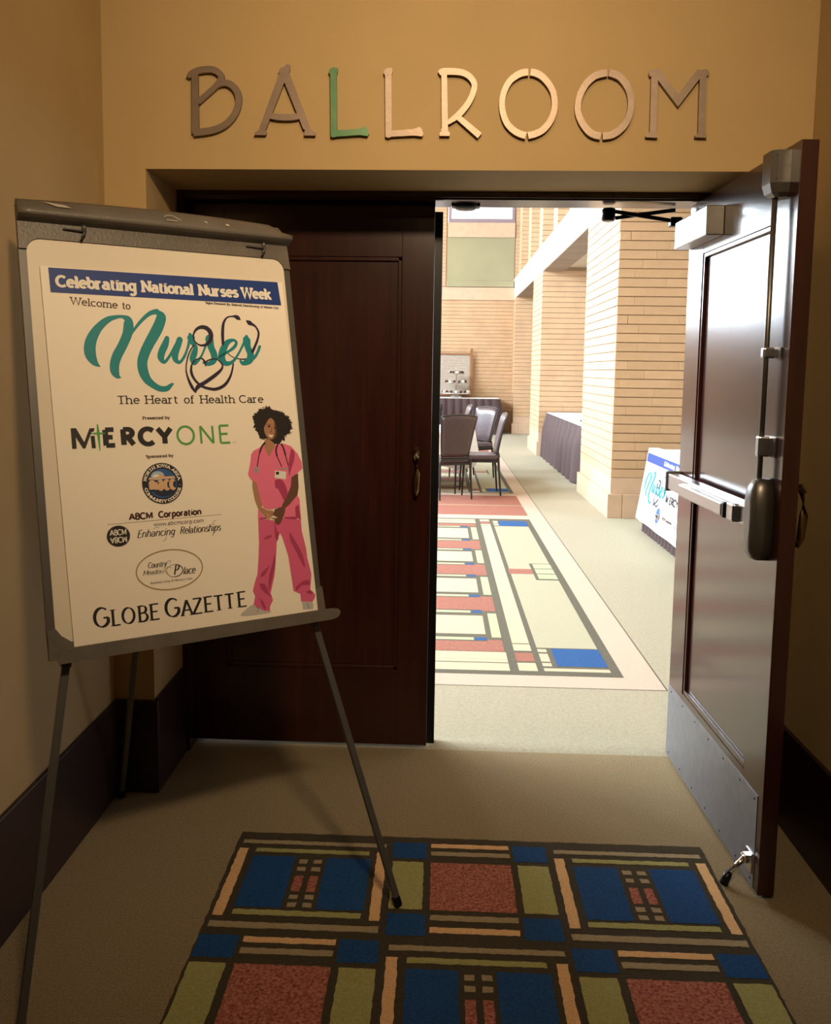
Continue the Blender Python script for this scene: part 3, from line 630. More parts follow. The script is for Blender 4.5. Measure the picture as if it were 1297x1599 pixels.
# ---------------------------------------------------------------- traced outlines (poster: mm on the poster; wall letters: metres on the wall)
PRINT=[('S','teal',1,1,[(167.9,319.5,3.2),(156.7,310.0,16.8),(147.8,290.8,27.6),(148.1,267.6,28.3),(156.6,244.1,25.2),(173.1,220.1,20.0),(195.4,200.3,15.8),(217.0,191.9,10.3),(234.5,189.9,8.7),(247.5,197.3,20.5),(248.0,215.2,26.0),(242.3,237.3,24.5),(228.4,265.4,23.7),(214.2,289.4,24.5),(205.6,311.2,23.7),(204.0,330.8,22.2),(209.8,343.6,14.2),(217.1,347.5,3.1)]),('S','teal',1,1,[(227.1,281.3,5.4),(247.6,243.1,6.3),(263.2,220.6,7.1),(284.9,195.7,8.9),(306.4,177.8,11.0),(324.9,172.0,14.6)]),('S','teal',1,1,[(326.8,173.5,12.2),(334.1,183.4,25.2),(332.0,197.7,26.8),(318.4,224.6,28.4),(299.0,255.5,26.8),(283.5,283.9,26.0),(275.5,308.1,26.0),(276.7,331.9,26.0),(284.5,351.8,22.2),(298.4,365.7,17.6),(315.5,375.6,15.4),(333.6,375.6,13.8),(344.5,367.5,9.8),(350.1,363.5,6.5)]),('S','teal',1,1,[(346.1,241.9,12.2),(339.8,258.4,17.9),(329.1,278.9,18.7),(325.3,295.1,17.4),(333.7,305.5,8.9),(349.4,288.6,7.3),(363.6,265.8,6.9),(377.0,245.0,8.1)]),('S','teal',1,1,[(379.9,244.9,16.3),(373.1,261.5,17.1),(364.2,282.1,18.4),(364.0,298.4,15.1),(374.5,305.6,8.4),(388.4,289.8,7.3),(400.2,264.9,6.5),(408.3,239.9,10.0)]),('S','teal',1,1,[(409.2,229.6,8.4),(411.0,237.8,21.8),(411.7,248.9,13.8),(421.2,264.3,12.0),(416.3,281.0,16.7),(409.8,297.6,15.4),(416.0,307.8,9.2),(434.6,288.9,5.9),(450.1,259.4,6.0),(462.2,236.1,8.6)]),('S','teal',1,1,[(463.5,230.6,8.6),(461.8,240.3,22.4),(464.8,263.2,18.9),(471.5,283.9,18.9),(467.7,300.7,15.5),(451.9,309.3,10.0),(439.5,305.3,6.0)]),('S','teal',1,1,[(465.4,302.8,6.0),(488.4,287.8,6.0),(511.6,274.6,6.9),(530.5,261.5,8.8),(538.4,248.5,8.0),(530.2,241.6,7.7),(511.8,249.3,14.6),(497.9,270.7,19.8),(492.4,291.9,19.2),(501.9,306.4,14.6),(522.2,301.8,8.6),(542.2,278.2,6.0),(560.8,247.9,7.1),(568.2,232.7,8.8)]),('S','teal',1,1,[(570.2,230.5,9.7),(569.4,239.1,22.1),(570.9,260.4,18.6),(577.1,279.5,20.3),(571.8,296.7,19.5),(552.9,305.6,12.0),(545.5,299.3,7.1)]),('S','teal',1,1,[(571.2,303.1,6.0),(588.5,287.8,8.0),(599.2,272.6,8.0),(606.7,257.3,8.0)]),('S','navy',2,1,[(423.6,252.0,3.9),(420.2,247.0,3.7),(418.3,241.1,3.7),(418.0,234.7,4.0),(419.4,228.2,4.7),(422.4,222.1,5.6),(426.8,216.8,6.8),(432.3,212.6,7.9),(438.5,209.9,9.1),(445.0,208.8,10.2),(451.3,209.4,11.2),(457.1,211.6,12.3),(461.9,215.5,12.4),(465.4,220.5,12.9),(467.4,226.5,12.7),(467.6,233.0,12.3),(466.2,239.6,11.2),(463.1,245.7,10.5),(458.6,251.0,9.4),(453.1,255.2,7.9),(446.9,257.8,6.9),(440.4,258.9,5.6),(434.1,258.2,4.6),(428.3,255.9,4.0),(423.6,252.0,3.9)]),('S','navy',2,1,[(417.6,258.2,3.3),(406.6,273.0,3.7),(396.7,293.7,3.8),(390.0,322.5,3.7),(392.8,347.0,5.7),(401.8,371.5,8.4),(410.3,384.6,5.7)]),('S','navy',2,1,[(410.3,384.6,3.3),(417.3,371.5,10.9),(438.8,359.1,10.0),(470.7,338.1,9.5),(489.6,321.2,6.0),(490.9,307.8,4.3),(476.9,295.5,3.4),(457.3,297.5,3.4),(445.9,305.2,4.3),(444.1,315.6,1.7)]),('S','navy',2,1,[(444.9,315.6,1.7),(443.1,303.2,5.9),(434.2,293.8,3.4),(416.8,299.5,3.3),(405.8,314.1,4.9),(403.9,334.6,7.7),(411.9,353.0,6.5),(427.3,368.2,6.7),(447.9,375.6,7.5),(469.2,376.8,8.4),(494.2,365.1,8.4),(513.2,339.8,6.2),(523.8,308.1,4.3)]),('S','navy',2,1,[(499.2,253.0,7.7),(501.4,220.1,8.8),(506.9,194.5,7.1),(518.5,179.2,4.3),(534.4,175.5,4.3),(543.2,175.9,9.7),(549.6,179.1,12.0),(555.1,183.1,4.3)]),('S','navy',2,1,[(575.8,187.3,6.4),(582.2,191.4,13.3),(588.7,194.6,8.8),(599.5,201.5,5.3),(606.9,218.5,6.2),(599.9,242.4,6.6),(583.2,273.0,8.0)]),('S','navy',0.5,1,[(583.2,273.0,7.1),(570.2,290.3,4.4),(551.8,294.1,3.5),(527.7,290.3,2.7),(509.2,276.8,2.6),(502.2,258.0,3.4)]),('P','skin',1,1,[(596.7,515.2),(628.8,516.2),(624.7,535.3),(614.7,552.2),(602.6,568.9),(594.3,549.5),(590.7,534.1)]),('P','skin',1,0,[(547.9,626.8),(562.4,633.3),(561.5,652.1),(565.6,671.1),(572.8,690.4),(567.3,701.9),(581.8,713.3),(588.6,734.6),(579.7,733.9),(565.6,718.3),(556.0,703.1),(549.3,682.0),(548.4,671.9),(545.6,645.5)]),('P','skinshade',1,0,[(663.8,623.7),(686.0,615.2),(684.0,653.8),(676.9,680.4),(653.4,701.8),(635.2,715.8),(621.6,726.1),(610.9,729.1),(608.0,717.5),(624.1,701.6),(643.3,678.1),(658.7,652.3)]),('P','pink',2,0,[(592.3,528.8),(576.9,539.3),(557.7,548.1),(550.8,557.3),(546.7,577.8),(536.4,611.2),(543.1,624.7),(559.2,635.0),(561.0,646.4),(565.3,674.9),(569.2,695.8),(573.7,704.4),(586.7,709.5),(618.6,707.7),(628.2,704.2),(628.5,700.0),(648.3,670.8),(659.9,650.4),(664.6,625.6),(686.2,613.2),(701.3,602.3),(700.2,582.8),(690.7,561.0),(672.8,538.9),(650.4,530.0),(633.4,531.7),(624.7,535.3),(617.3,546.5),(602.5,565.5),(596.1,551.5),(591.4,537.9)]),('P','pink',2,0,[(557.1,703.2),(565.4,720.3),(579.7,733.9),(557.8,730.1),(552.8,735.4)]),('P','pink',2,0,[(626.9,716.7),(651.7,699.6),(677.5,675.9),(683.2,689.0),(682.6,716.6),(681.8,746.2),(664.2,735.3),(629.6,734.0),(616.1,732.6)]),('P','pinkdark',2.2,1,[(672.1,544.7),(681.5,556.7),(676.9,579.8),(663.1,610.1),(658.5,623.4),(658.4,594.4),(665.7,565.8)]),('P','pinkdark',2.2,1,[(613.8,630.5),(631.6,629.6),(642.7,643.6),(648.3,670.8),(636.1,687.2),(627.5,669.5),(620.6,655.7),(612.9,649.5)]),('P','pinkdark',2.2,0,[(667.0,709.1),(678.3,701.4),(680.8,744.0),(666.4,736.5)]),('P','pinkdark',2.4,0,[(557.8,730.1),(580.0,730.8),(579.7,734.3),(557.3,734.5)]),('P','pinkdark',2.4,0,[(629.6,734.0),(662.0,734.5),(670.8,739.0),(668.0,743.4),(633.8,738.1)]),('P','pants',1.6,0,[(554.1,732.9),(583.9,736.7),(601.4,741.8),(629.5,735.7),(680.8,744.4),(680.7,777.8),(688.6,825.0),(689.3,850.3),(697.2,897.5),(689.2,938.6),(702.7,954.9),(700.7,963.1),(692.4,973.5),(657.9,968.0),(657.8,947.2),(638.2,936.5),(635.7,894.7),(632.3,840.3),(619.5,787.1),(613.8,776.1),(602.2,800.0),(595.8,840.7),(586.3,889.1),(570.4,934.3),(575.2,953.3),(564.5,970.2),(563.4,981.2),(548.1,979.2),(523.4,962.7),(518.5,957.1),(524.9,936.7),(519.8,922.0),(527.4,900.6),(537.2,879.5),(544.9,835.5),(550.1,795.1)]),('P','pinkdark',1.8,1,[(601.4,741.8),(605.6,767.1),(611.5,775.9),(604.9,796.1),(599.0,787.3),(599.3,762.4)]),('P','pinkdark',1.8,1,[(643.8,774.6),(655.4,796.6),(668.8,823.1),(677.7,849.2),(679.2,878.7),(667.6,856.5),(652.7,821.5),(641.6,795.3)]),('P','pinkdark',1.8,1,[(563.0,788.1),(579.6,779.3),(590.5,782.4),(574.1,789.1)]),('P','pinkdark',1.8,1,[(592.6,828.0),(591.6,858.9),(581.8,888.6),(569.7,919.9),(564.4,927.4),(570.8,887.3),(582.7,857.9)]),('P','pinkdark',1.8,1,[(549.6,876.8),(571.0,862.8),(575.9,859.2),(560.2,882.1),(546.2,888.6)]),('P','pinkdark',1.8,1,[(540.2,904.2),(557.3,910.3),(564.0,931.5),(571.6,944.6),(555.0,932.4),(543.2,918.7)]),('P','pinkdark',1.8,1,[(646.1,927.1),(666.0,914.9),(687.2,913.2),(688.2,925.9),(664.9,925.2),(647.3,937.6)]),('P','pinkdark',1.8,1,[(674.5,944.1),(686.6,940.4),(697.5,949.0),(685.4,951.7)]),('P','pinkdark',1.8,1,[(661.9,822.4),(676.3,840.6),(673.1,848.7),(660.1,839.0)]),('P','pinkdark',1.8,1,[(536.4,942.2),(546.3,953.6),(553.0,974.8),(544.6,969.6)]),('P','skin',2.4,1,[(567.3,701.9),(582.1,710.2),(597.7,712.4),(603.4,723.2),(588.9,731.5),(579.9,731.8),(570.1,718.6)]),('P','skinshade',2.4,1,[(604.6,710.8),(628.0,705.2),(636.4,713.2),(627.2,735.5),(613.9,753.2),(603.1,748.2),(601.9,737.7),(593.1,734.9),(611.4,733.2),(598.7,725.0)]),('S','skinlight',2.6,1,[(581.0,721.5,3.0),(591.2,731.7,3.0),(609.1,734.1,2.6)]),('S','skinlight',2.6,1,[(579.9,731.8,2.6),(590.4,738.9,2.6),(601.7,739.8,2.1)]),('S','skinlight',2.6,1,[(582.0,711.2,2.2),(593.0,714.1,2.2),(604.0,717.0,2.2)]),('P','shoe',1.5,1,[(517.8,957.6),(508.3,960.8),(494.6,968.9),(480.8,978.0),(481.4,983.1),(501.6,985.5),(532.0,986.1),(562.9,985.8),(563.6,979.2),(548.1,978.6),(529.5,967.6)]),('P','shoe',1.5,0,[(659.8,967.9),(692.4,973.5),(694.0,985.3),(691.5,992.9),(676.4,991.3),(661.3,990.5)]),('S','shoedark',1.7,1,[(525.3,965.0,1.8),(531.2,971.8,1.8),(526.1,979.2,1.7)]),('S','shoedark',1.7,1,[(673.3,976.3,1.9),(679.8,981.3,1.9),(676.6,989.2,1.9)]),('H','hair',1.8,0,[(567.8,457.2),(572.2,447.8),(580.6,441.2),(589.7,432.7),(602.2,430.9),(612.8,428.1),(622.9,431.2),(634.8,437.1),(645.1,439.2),(659.4,444.2),(668.9,454.1),(676.3,465.0),(680.2,478.8),(676.6,492.3),(672.5,501.0),(661.3,506.5),(655.4,512.2),(653.3,522.4),(647.6,516.8),(642.2,528.2),(627.2,531.5),(615.8,520.6),(602.1,513.5),(587.5,514.9),(581.2,506.2),(575.6,491.7),(570.0,482.0),(569.9,470.6)]),('P','skin',2.2,1,[(603.0,474.2),(610.2,463.7),(619.1,458.1),(626.8,464.1),(630.9,475.7),(632.8,487.4),(631.4,500.8),(626.0,512.2),(618.3,516.8),(612.0,517.2),(605.2,513.5),(599.8,505.7),(596.6,496.1),(596.4,484.6)]),('P','skinshade',2.3,1,[(629.6,468.0),(633.2,483.5),(632.4,500.9),(626.9,514.2),(618.2,517.8),(623.3,508.3),(628.0,493.0),(627.1,481.4)]),('P','hairdark',2.5,1,[(607.1,480.6),(611.8,478.8),(616.1,481.2),(611.2,484.9)]),('P','hairdark',2.5,1,[(625.5,486.8),(629.9,484.6),(633.4,487.4),(629.4,490.0)]),('S','hairdark',2.5,1,[(605.7,477.5,1.5),(611.1,475.7,1.5),(617.1,478.1,1.5)]),('S','skinshade',2.5,1,[(619.9,485.1,1.8),(617.6,492.8,1.8),(614.1,496.5,1.9),(620.2,498.2,1.8)]),('P','teeth',2.6,1,[(607.0,501.1),(613.2,505.7),(621.5,505.4),(617.8,511.0),(610.7,510.3)]),('S','tube',2.8,1,[(594.6,526.6,5.2),(585.4,535.8,5.2),(576.6,552.6,5.2)]),('S','tube',2.7,1,[(576.6,552.6,3.0),(570.6,571.3,3.0),(565.7,590.0,3.0)]),('S','tube',2.8,1,[(631.1,533.6,5.3),(625.4,548.8,5.0),(626.9,564.2,5.3)]),('S','tube',2.7,1,[(626.9,564.2,3.0),(632.6,579.8,3.0),(637.5,593.5,2.9)]),('S','tube',2.8,1,[(643.9,532.1,5.2),(649.0,543.9,5.0),(652.4,561.4,5.2)]),('S','tube',2.7,1,[(652.4,561.4,3.0),(655.8,578.9,3.0),(657.8,590.6,2.9)]),('P','badge',2.9,0,[(617.2,604.0),(650.1,609.1),(646.7,630.0),(613.9,624.4)]),('P','hairdark',3.3,1,[(619.7,607.5),(628.0,608.7),(626.4,615.9),(619.0,614.6)]),('P','metal',3.0,1,[(557.8,591.6),(567.5,592.0),(566.6,605.2),(559.8,608.6),(556.1,600.9)]),('S','metal',2.8,1,[(628.6,598.8,3.6),(642.9,601.4,3.8),(655.7,600.1,3.8)])]
LETTERS={'B': [('S',0,[(-0.812,2.446,0.0216),(-0.812,2.259,0.023)]),('S',1,[(-0.834,2.435,0.013),(-0.825,2.446,0.018),(-0.805,2.455,0.0202),(-0.78,2.46,0.0202),(-0.755,2.46,0.0202),(-0.738,2.453,0.0202),(-0.726,2.441,0.0202),(-0.727,2.429,0.0194),(-0.742,2.41,0.018),(-0.767,2.388,0.0173),(-0.799,2.361,0.0173),(-0.804,2.354,0.0144)]),('S',1,[(-0.74,2.41,0.0144),(-0.72,2.418,0.018),(-0.703,2.417,0.0202),(-0.685,2.406,0.0216),(-0.673,2.388,0.0216),(-0.669,2.365,0.0209),(-0.675,2.337,0.0209),(-0.689,2.312,0.0209),(-0.711,2.29,0.0209),(-0.743,2.274,0.0209),(-0.779,2.266,0.0216),(-0.818,2.262,0.0223)])],'A': [('S',0,[(-0.522,2.449,0.0259),(-0.591,2.276,0.0209)]),('S',0,[(-0.518,2.449,0.0259),(-0.448,2.277,0.0209)]),('P',0,[(-0.538,2.456),(-0.533,2.464),(-0.52,2.468),(-0.513,2.476),(-0.503,2.474),(-0.502,2.461),(-0.506,2.446),(-0.536,2.446)]),('S',1,[(-0.572,2.317,0.018),(-0.543,2.312,0.0194),(-0.515,2.311,0.0202),(-0.49,2.312,0.0194),(-0.462,2.317,0.018)]),('P',0,[(-0.598,2.28),(-0.579,2.28),(-0.582,2.27),(-0.578,2.263),(-0.581,2.255),(-0.618,2.255),(-0.617,2.262),(-0.606,2.269)]),('P',0,[(-0.458,2.28),(-0.439,2.28),(-0.432,2.27),(-0.419,2.263),(-0.419,2.254),(-0.455,2.254),(-0.455,2.263),(-0.453,2.27)])],'L': [('S',0,[(-0.361,2.457,0.0237),(-0.361,2.443,0.0209),(-0.359,2.28,0.0209),(-0.359,2.262,0.0202)]),('P',0,[(-0.369,2.251),(-0.369,2.27),(-0.35,2.271),(-0.279,2.275),(-0.258,2.283),(-0.251,2.277),(-0.245,2.26),(-0.249,2.253),(-0.275,2.256),(-0.349,2.251),(-0.36,2.248)]),('P',0,[(-0.377,2.453),(-0.372,2.463),(-0.359,2.467),(-0.347,2.464),(-0.347,2.454),(-0.351,2.443),(-0.371,2.443)])],'L.001': [('S',0,[(-0.185,2.455,0.0237),(-0.184,2.441,0.0209),(-0.181,2.279,0.0209),(-0.181,2.261,0.0202)]),('P',0,[(-0.191,2.251),(-0.191,2.269),(-0.172,2.27),(-0.102,2.275),(-0.081,2.282),(-0.074,2.276),(-0.068,2.259),(-0.072,2.252),(-0.098,2.255),(-0.172,2.251),(-0.182,2.247)]),('P',0,[(-0.2,2.451),(-0.195,2.461),(-0.183,2.466),(-0.171,2.463),(-0.171,2.453),(-0.175,2.441),(-0.194,2.441)])],'R': [('S',0,[(-0.005,2.446,0.018),(0.001,2.261,0.0202)]),('S',1,[(-0.021,2.448,0.0144),(-0.011,2.453,0.0202),(0.01,2.454,0.0209),(0.037,2.453,0.0202),(0.06,2.448,0.0194),(0.079,2.436,0.0187),(0.092,2.416,0.018),(0.089,2.389,0.018),(0.077,2.362,0.0187),(0.061,2.339,0.0194),(0.04,2.317,0.0194),(0.009,2.295,0.013)]),('S',0,[(0.037,2.317,0.0173),(0.113,2.255,0.0202)]),('P',0,[(-0.012,2.276),(0.009,2.276),(0.012,2.268),(0.017,2.264),(0.016,2.254),(-0.016,2.254),(-0.016,2.264),(-0.011,2.268)])],'O': [('S',1,[(0.263,2.452,0.0209),(0.245,2.45,0.0216),(0.225,2.441,0.0209),(0.204,2.423,0.0194),(0.188,2.393,0.0187),(0.182,2.359,0.018),(0.186,2.326,0.0187),(0.199,2.295,0.0194),(0.219,2.274,0.0202),(0.24,2.262,0.0209),(0.261,2.256,0.0216)]),('S',1,[(0.27,2.452,0.0209),(0.287,2.449,0.0216),(0.308,2.438,0.0209),(0.329,2.416,0.0194),(0.344,2.39,0.0187),(0.35,2.356,0.0187),(0.347,2.326,0.0194),(0.336,2.299,0.0202),(0.316,2.275,0.0209),(0.292,2.262,0.0209),(0.268,2.256,0.0216)])],'O.001': [('S',1,[(0.513,2.45,0.0211),(0.493,2.447,0.0226),(0.472,2.439,0.0218),(0.449,2.418,0.0211),(0.432,2.388,0.0203),(0.424,2.357,0.0188),(0.426,2.325,0.0196),(0.441,2.294,0.0211),(0.462,2.269,0.0218),(0.48,2.259,0.0218),(0.499,2.255,0.0218)]),('S',1,[(0.519,2.45,0.0211),(0.536,2.446,0.0226),(0.555,2.436,0.0218),(0.575,2.413,0.0211),(0.588,2.385,0.0203),(0.592,2.354,0.0196),(0.588,2.322,0.0203),(0.576,2.294,0.0218),(0.557,2.273,0.0226),(0.533,2.259,0.0226),(0.506,2.255,0.0218)])],'M': [('S',0,[(0.663,2.448,0.0218),(0.665,2.263,0.0203)]),('S',0,[(0.666,2.455,0.0233),(0.74,2.365,0.0233),(0.807,2.455,0.0233)]),('S',0,[(0.815,2.448,0.0218),(0.818,2.263,0.0218)]),('P',0,[(0.644,2.448),(0.647,2.457),(0.668,2.462),(0.679,2.458),(0.679,2.441),(0.647,2.439)]),('P',0,[(0.801,2.458),(0.821,2.462),(0.832,2.456),(0.833,2.446),(0.824,2.439),(0.804,2.441)]),('P',0,[(0.655,2.27),(0.673,2.27),(0.675,2.263),(0.681,2.258),(0.68,2.25),(0.642,2.252),(0.642,2.258),(0.653,2.265)]),('P',0,[(0.808,2.27),(0.829,2.27),(0.83,2.263),(0.835,2.258),(0.835,2.251),(0.798,2.252),(0.798,2.258),(0.806,2.263)])]}
# ================================================================ METAL LETTERS on the front wall
lm = {}
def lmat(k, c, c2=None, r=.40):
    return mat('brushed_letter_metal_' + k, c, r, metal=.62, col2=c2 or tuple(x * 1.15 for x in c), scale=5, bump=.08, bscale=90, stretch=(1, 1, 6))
_b = lmat('bronze', (.22, .165, .125)); LM = {k: _b for k in LETTERS}; LM['L'] = lmat('green', (.06, .15, .07), (.09, .16, .08))  # green of the first L is a reflection put into its metal colour
LL = {'B': 'first metal letter on the wall above the doors, the B', 'A': 'metal letter A, wide and pointed, between B and the green L', 'L': 'metal letter L over the closed door, a green reflection in its colour',
      'L.001': 'brown metal letter L between the green L and the R', 'R': 'copper toned metal letter R at the middle of the word', 'O': 'bright copper metal letter O next to the R',
      'O.001': 'dark bronze metal letter O next to the M', 'M': 'last metal letter on the wall above the open door, the M'}
wallfn = lambda a, z, d: (a, -d, z)
for k, prims in LETTERS.items():
    b = B()
    for i_, (kind, sm, pts) in enumerate(prims):
        if kind == 'S': b.ribbon(catmull(pts, 6) if sm else pts, wallfn, .004 + .0001 * i_, .017 + .00008 * i_)
        else: b.prism(pts, wallfn, .004 + .0001 * i_, .017 + .00008 * i_)
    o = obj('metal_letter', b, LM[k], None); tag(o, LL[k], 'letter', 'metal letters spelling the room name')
# ================================================================ EASEL
EDH = Vector((.81232, .58322, 0)); EUP = Vector((-.12524, .17443, .97667)); EN = Vector((.56961, -.79337, .21474)); EO = Vector((-1.03149, -.82443, 1.80965))
def E(u, v, n=0): return EO + EDH * u - EUP * v + EN * n
efn = lambda u, v, d: E(u, v, d)
es = thing('flipchart_easel', 'grey flipchart easel with a white board standing left of the doors', 'easel', tuple(E(.36, 1.85)))
greyp = mat('grey_easel_plastic', (.115, .10, .085), .45, var=.12, scale=14, bump=.12, bscale=120)
greyl = mat('grey_easel_metal', (.10, .095, .088), .4, metal=.3)
board = mat('white_board_enamel', (.72, .66, .56), .25, var=.02, scale=3, coat=.2)
def rrect(u0, v0, u1, v1, r, n=8):
    P = []
    for cx, cy, a in ((u1 - r, v0 + r, -90), (u1 - r, v1 - r, 0), (u0 + r, v1 - r, 90), (u0 + r, v0 + r, 180)):
        for i in range(n + 1): t = math.radians(a + 90 * i / n); P.append((cx + r * math.cos(t), cy + r * math.sin(t)))
    return P
b = B(); b.prism(rrect(.018, .0, .708, .985, .034), efn, -.006, .0); obj('white_board', b, board, es)
for u0, u1 in ((0, .022), (.704, .727)):
    b = B(); b.prism([(u0, .02), (u1, .02), (u1, .99), (u0, .99)], efn, -.016, -.002); obj('side_rail', b, greyl, es)
b = B()                                                          # header plate with concave lower corners
hp = [(0, .028), (0, -.085), (.02, -.092), (.36, -.094), (.70, -.092), (.722, -.07), (.727, .028), (.709, .027)]
hp += [(.709 - .034 + .034 * math.cos(math.radians(t)), .034 - .034 * math.sin(math.radians(t)) + 0) for t in range(10, 91, 10)]
hp += [(.052 - .034 * math.sin(math.radians(t)), .034 - .034 * math.cos(math.radians(t))) for t in range(0, 81, 10)] + [(.018, .028)]
b.prism(hp, efn, -.012, .004); hd = obj('header_plate', b, greyp, es)
b = B()                                                          # rolled clamp bar
N = 24; rows = []
for i in range(N + 1):
    u = -.001 + .7295 * i / N; top = -.093 - .010 * math.sin(math.pi * i / N)
    if i >= N - 1: top += .010 * (i - N + 2) ** 1.6
    rows.append([b.bm.verts.new(E(u, v, n)) for v, n in ((top + .004, .000), (top, .010), (top + .012, .022), (-.062, .034), (-.050, .034), (-.046, .024), (-.040, .004))])
for i in range(N):
    for k in range(6): f = b.bm.faces.new((rows[i][k], rows[i][k + 1], rows[i + 1][k + 1], rows[i + 1][k])); f.smooth = k not in (0, 4, 5)
b.bm.faces.new(rows[0]); b.bm.faces.new(rows[-1]); cb_ = obj('clamp_bar', b, greyp, es)
mark = mat('pale_mark', (.42, .37, .31), .6)
b = B(); b.prism([(.06, -.086), (.11, -.082), (.125, -.074), (.09, -.074)], lambda u, v, d: E(u, v, .0235 + (v + .088) * .55 + d), .0, .0008); obj('mark', b, mark, cb_, label='pale scuff')  # small paler patch at the left of the clamp bar
for p in ([(.36, -.080, .002), (.37, -.086, .002), (.385, -.086, .002), (.398, -.076, .003), (.405, -.072, .003)], [(.365, -.070, .003), (.395, -.069, .003)], [(.47, -.078, .004), (.478, -.074, .006)], [(.53, -.074, .006), (.54, -.073, .007)]):
    b = B(); b.ribbon(p, lambda u, v, d: E(u, v, .0235 + (v + .088) * .50 + d), .0, .0009); obj('mark', b, mark, cb_)
for u in (.150, .640):
    b = B(); b.tube([E(u - .045, -.028, .010), E(u, -.026, .010), E(u + .006, -.022, .022), E(u - .004, -.004, .020)], [.0018, .0026, .0042, .0032], 8)
    b.lathe([(.006, 0), (.006, .012), (.004, .016)], (0, 0, 0), 10); 
    for v_ in b.bm.verts[-30:]: v_.co = E(u + .006, -.024, .012) + Vector((v_.co.x, v_.co.y * .9, v_.co.z))
    obj('paper_hook', b, greyl, es)
b = B(); b.prism([(0, .955), (.018, .950), (.030, .968), (.052, .985), (.70, .985), (.712, .935), (.730, .935), (.735, 1.024), (0, 1.024)], efn, -.014, .004); obj('tray_back', b, greyp, es)
b = B(); 
lip = [(.012, 1.030), (.010, 1.016), (.020, 1.002), (.045, .996), (.735, .996), (.752, 1.000), (.758, 1.009), (.752, 1.020), (.735, 1.026)]
b.prism(lip, efn, .040, .046); b.prism([(.02, 1.020), (.74, 1.018), (.74, 1.026), (.02, 1.029)], efn, .003, .041); obj('tray', b, greyp, es)
UPN = tuple(EN)
def leg(u0, v0, n0, foot, name='leg'):
    b = B(); a = E(u0, v0, n0); f = Vector(foot); d = (f - a).normalized(); mid = a + (f - a) * .55
    b.beam(a, mid, .024, .017, UPN, .003); b.beam(mid - d * .02, f + Vector((0, 0, .006)), .019, .013, UPN, .003)
    l = obj(name, b, greyl, es)
    b = B(); b.beam(f + Vector((0, 0, .001)) - d * .03, f + Vector((0, 0, .001)), .022, .016, UPN, .003); obj('rubber_foot', b, blackm, l)
leg(.50, .06, -.024, (-.091, -.641, .004)); leg(.235, .06, -.024, (-.900, -1.222, .004)); leg(.385, .10, -.052, (-1.086, -.060, .004))
b = B(); b.beam(E(.20, .07, -.03), E(.54, .07, -.03), .05, .03, UPN, .004); obj('leg_hinge', b, greyp, es)
# ================================================================ POSTER
paper = mat('poster_paper', (.84, .785, .69), .5, spec=.4)
po = thing('welcome_poster', 'large white poster with a teal script heading and a nurse in pink, on the easel', 'poster', tuple(E(.375, .998, .014)))
PN = .0095
b = B(); b.prism([(.044, .0715), (.6945, .0705), (.7065, .998), (.0560, .998)], efn, PN - .004, PN); obj('foam_board', b, paper, po)
PM = dict(teal=(.008, .235, .27), navy=(.018, .012, .04), skin=(.38, .20, .12), skinshade=(.13, .06, .04), skinlight=(.55, .34, .22), pink=(.74, .165, .30), pants=(.62, .11, .24), pinkdark=(.38, .045, .13),
          shoe=(.48, .46, .44), shoedark=(.18, .17, .17), hair=(.018, .014, .013), hairdark=(.03, .018, .015), teeth=(.8, .74, .68), tube=(.06, .012, .03), badge=(.72, .72, .70), metal=(.30, .30, .32),
          band=(.010, .040, .215), paperwhite=(.80, .77, .70), brown=(.055, .018, .014), black=(.014, .012, .014), green=(.085, .33, .085), gold=(.34, .25, .12), sealblue=(.02, .10, .30), sealdark=(.012, .02, .05), sealtan=(.62, .42, .26), sealsky=(.35, .50, .62), grey=(.2, .18, .16))
PK = list(PM); PMS = [mat('print_' + k, v, .5, spec=.4) for k, v in PM.items()]
class Print:
    def __init__(s, place, sc=.001, lay=.0003): s.b = B(); s.pl = place; s.sc = sc; s.lay = lay; s.n = 0
    def poly(s, pts, m, lay=1, inc=1):
        s.n += inc; lay += .015 * (s.n % 11)
        s.b.poly([s.pl(x * s.sc, y * s.sc, lay * s.lay) for x, y in pts], PK.index(m))
    def stroke(s, pts, m, lay=1, smooth=True):
        q = catmull(pts, 5) if smooth else pts
        L, R = offsets(q)
        s.n += 1
        for i in range(len(q) - 1): s.poly([L[i], L[i + 1], R[i + 1], R[i]], m, lay, 0)
        for p in (q[0], q[-1]): s.disc(p[0], p[1], p[2] / 2, p[2] / 2, m, lay, 10)
    def disc(s, cx, cy, rx, ry, m, lay=1, n=40): 
        if rx > .05: s.poly([(cx + rx * math.cos(2 * math.pi * i / n), cy + ry * math.sin(2 * math.pi * i / n)) for i in range(n)], m, lay)
    def ring(s, cx, cy, rx, ry, w_, m, lay=1, n=64):
        s.stroke([(cx + rx * math.cos(2 * math.pi * i / n), cy + ry * math.sin(2 * math.pi * i / n), w_) for i in range(n + 1)], m, lay, False)
    def text(s, t, style, u0, v, u1, cap, m, lay=1, **k):
        for p in text_polys(t, style, u0, v, u1, cap, **k): s.poly(p, m, lay)
    def done(s, name, parent, **k):
        o = obj(name, s.b, PMS, parent, norm=False, **k); return o
pl = lambda u, v, d: E(u, v, PN + .00025 + d)
p = Print(pl); p.poly([(62.9, 73.9), (679.5, 70.3), (684.5, 137.2), (64.4, 136.4)], 'band', 1)
for t_, a, c in (('Celebrating', 76.5, 279), ('National', 287.5, 432), ('Nurses', 441, 559.5), ('Week', 564.5, 657.5)): p.text(t_, 'slabb', a, 122.8, c, 31.5, 'paperwhite', 2)
p.done('blue_heading_band', po, label='blue band with white slab lettering')
p = Print(pl)
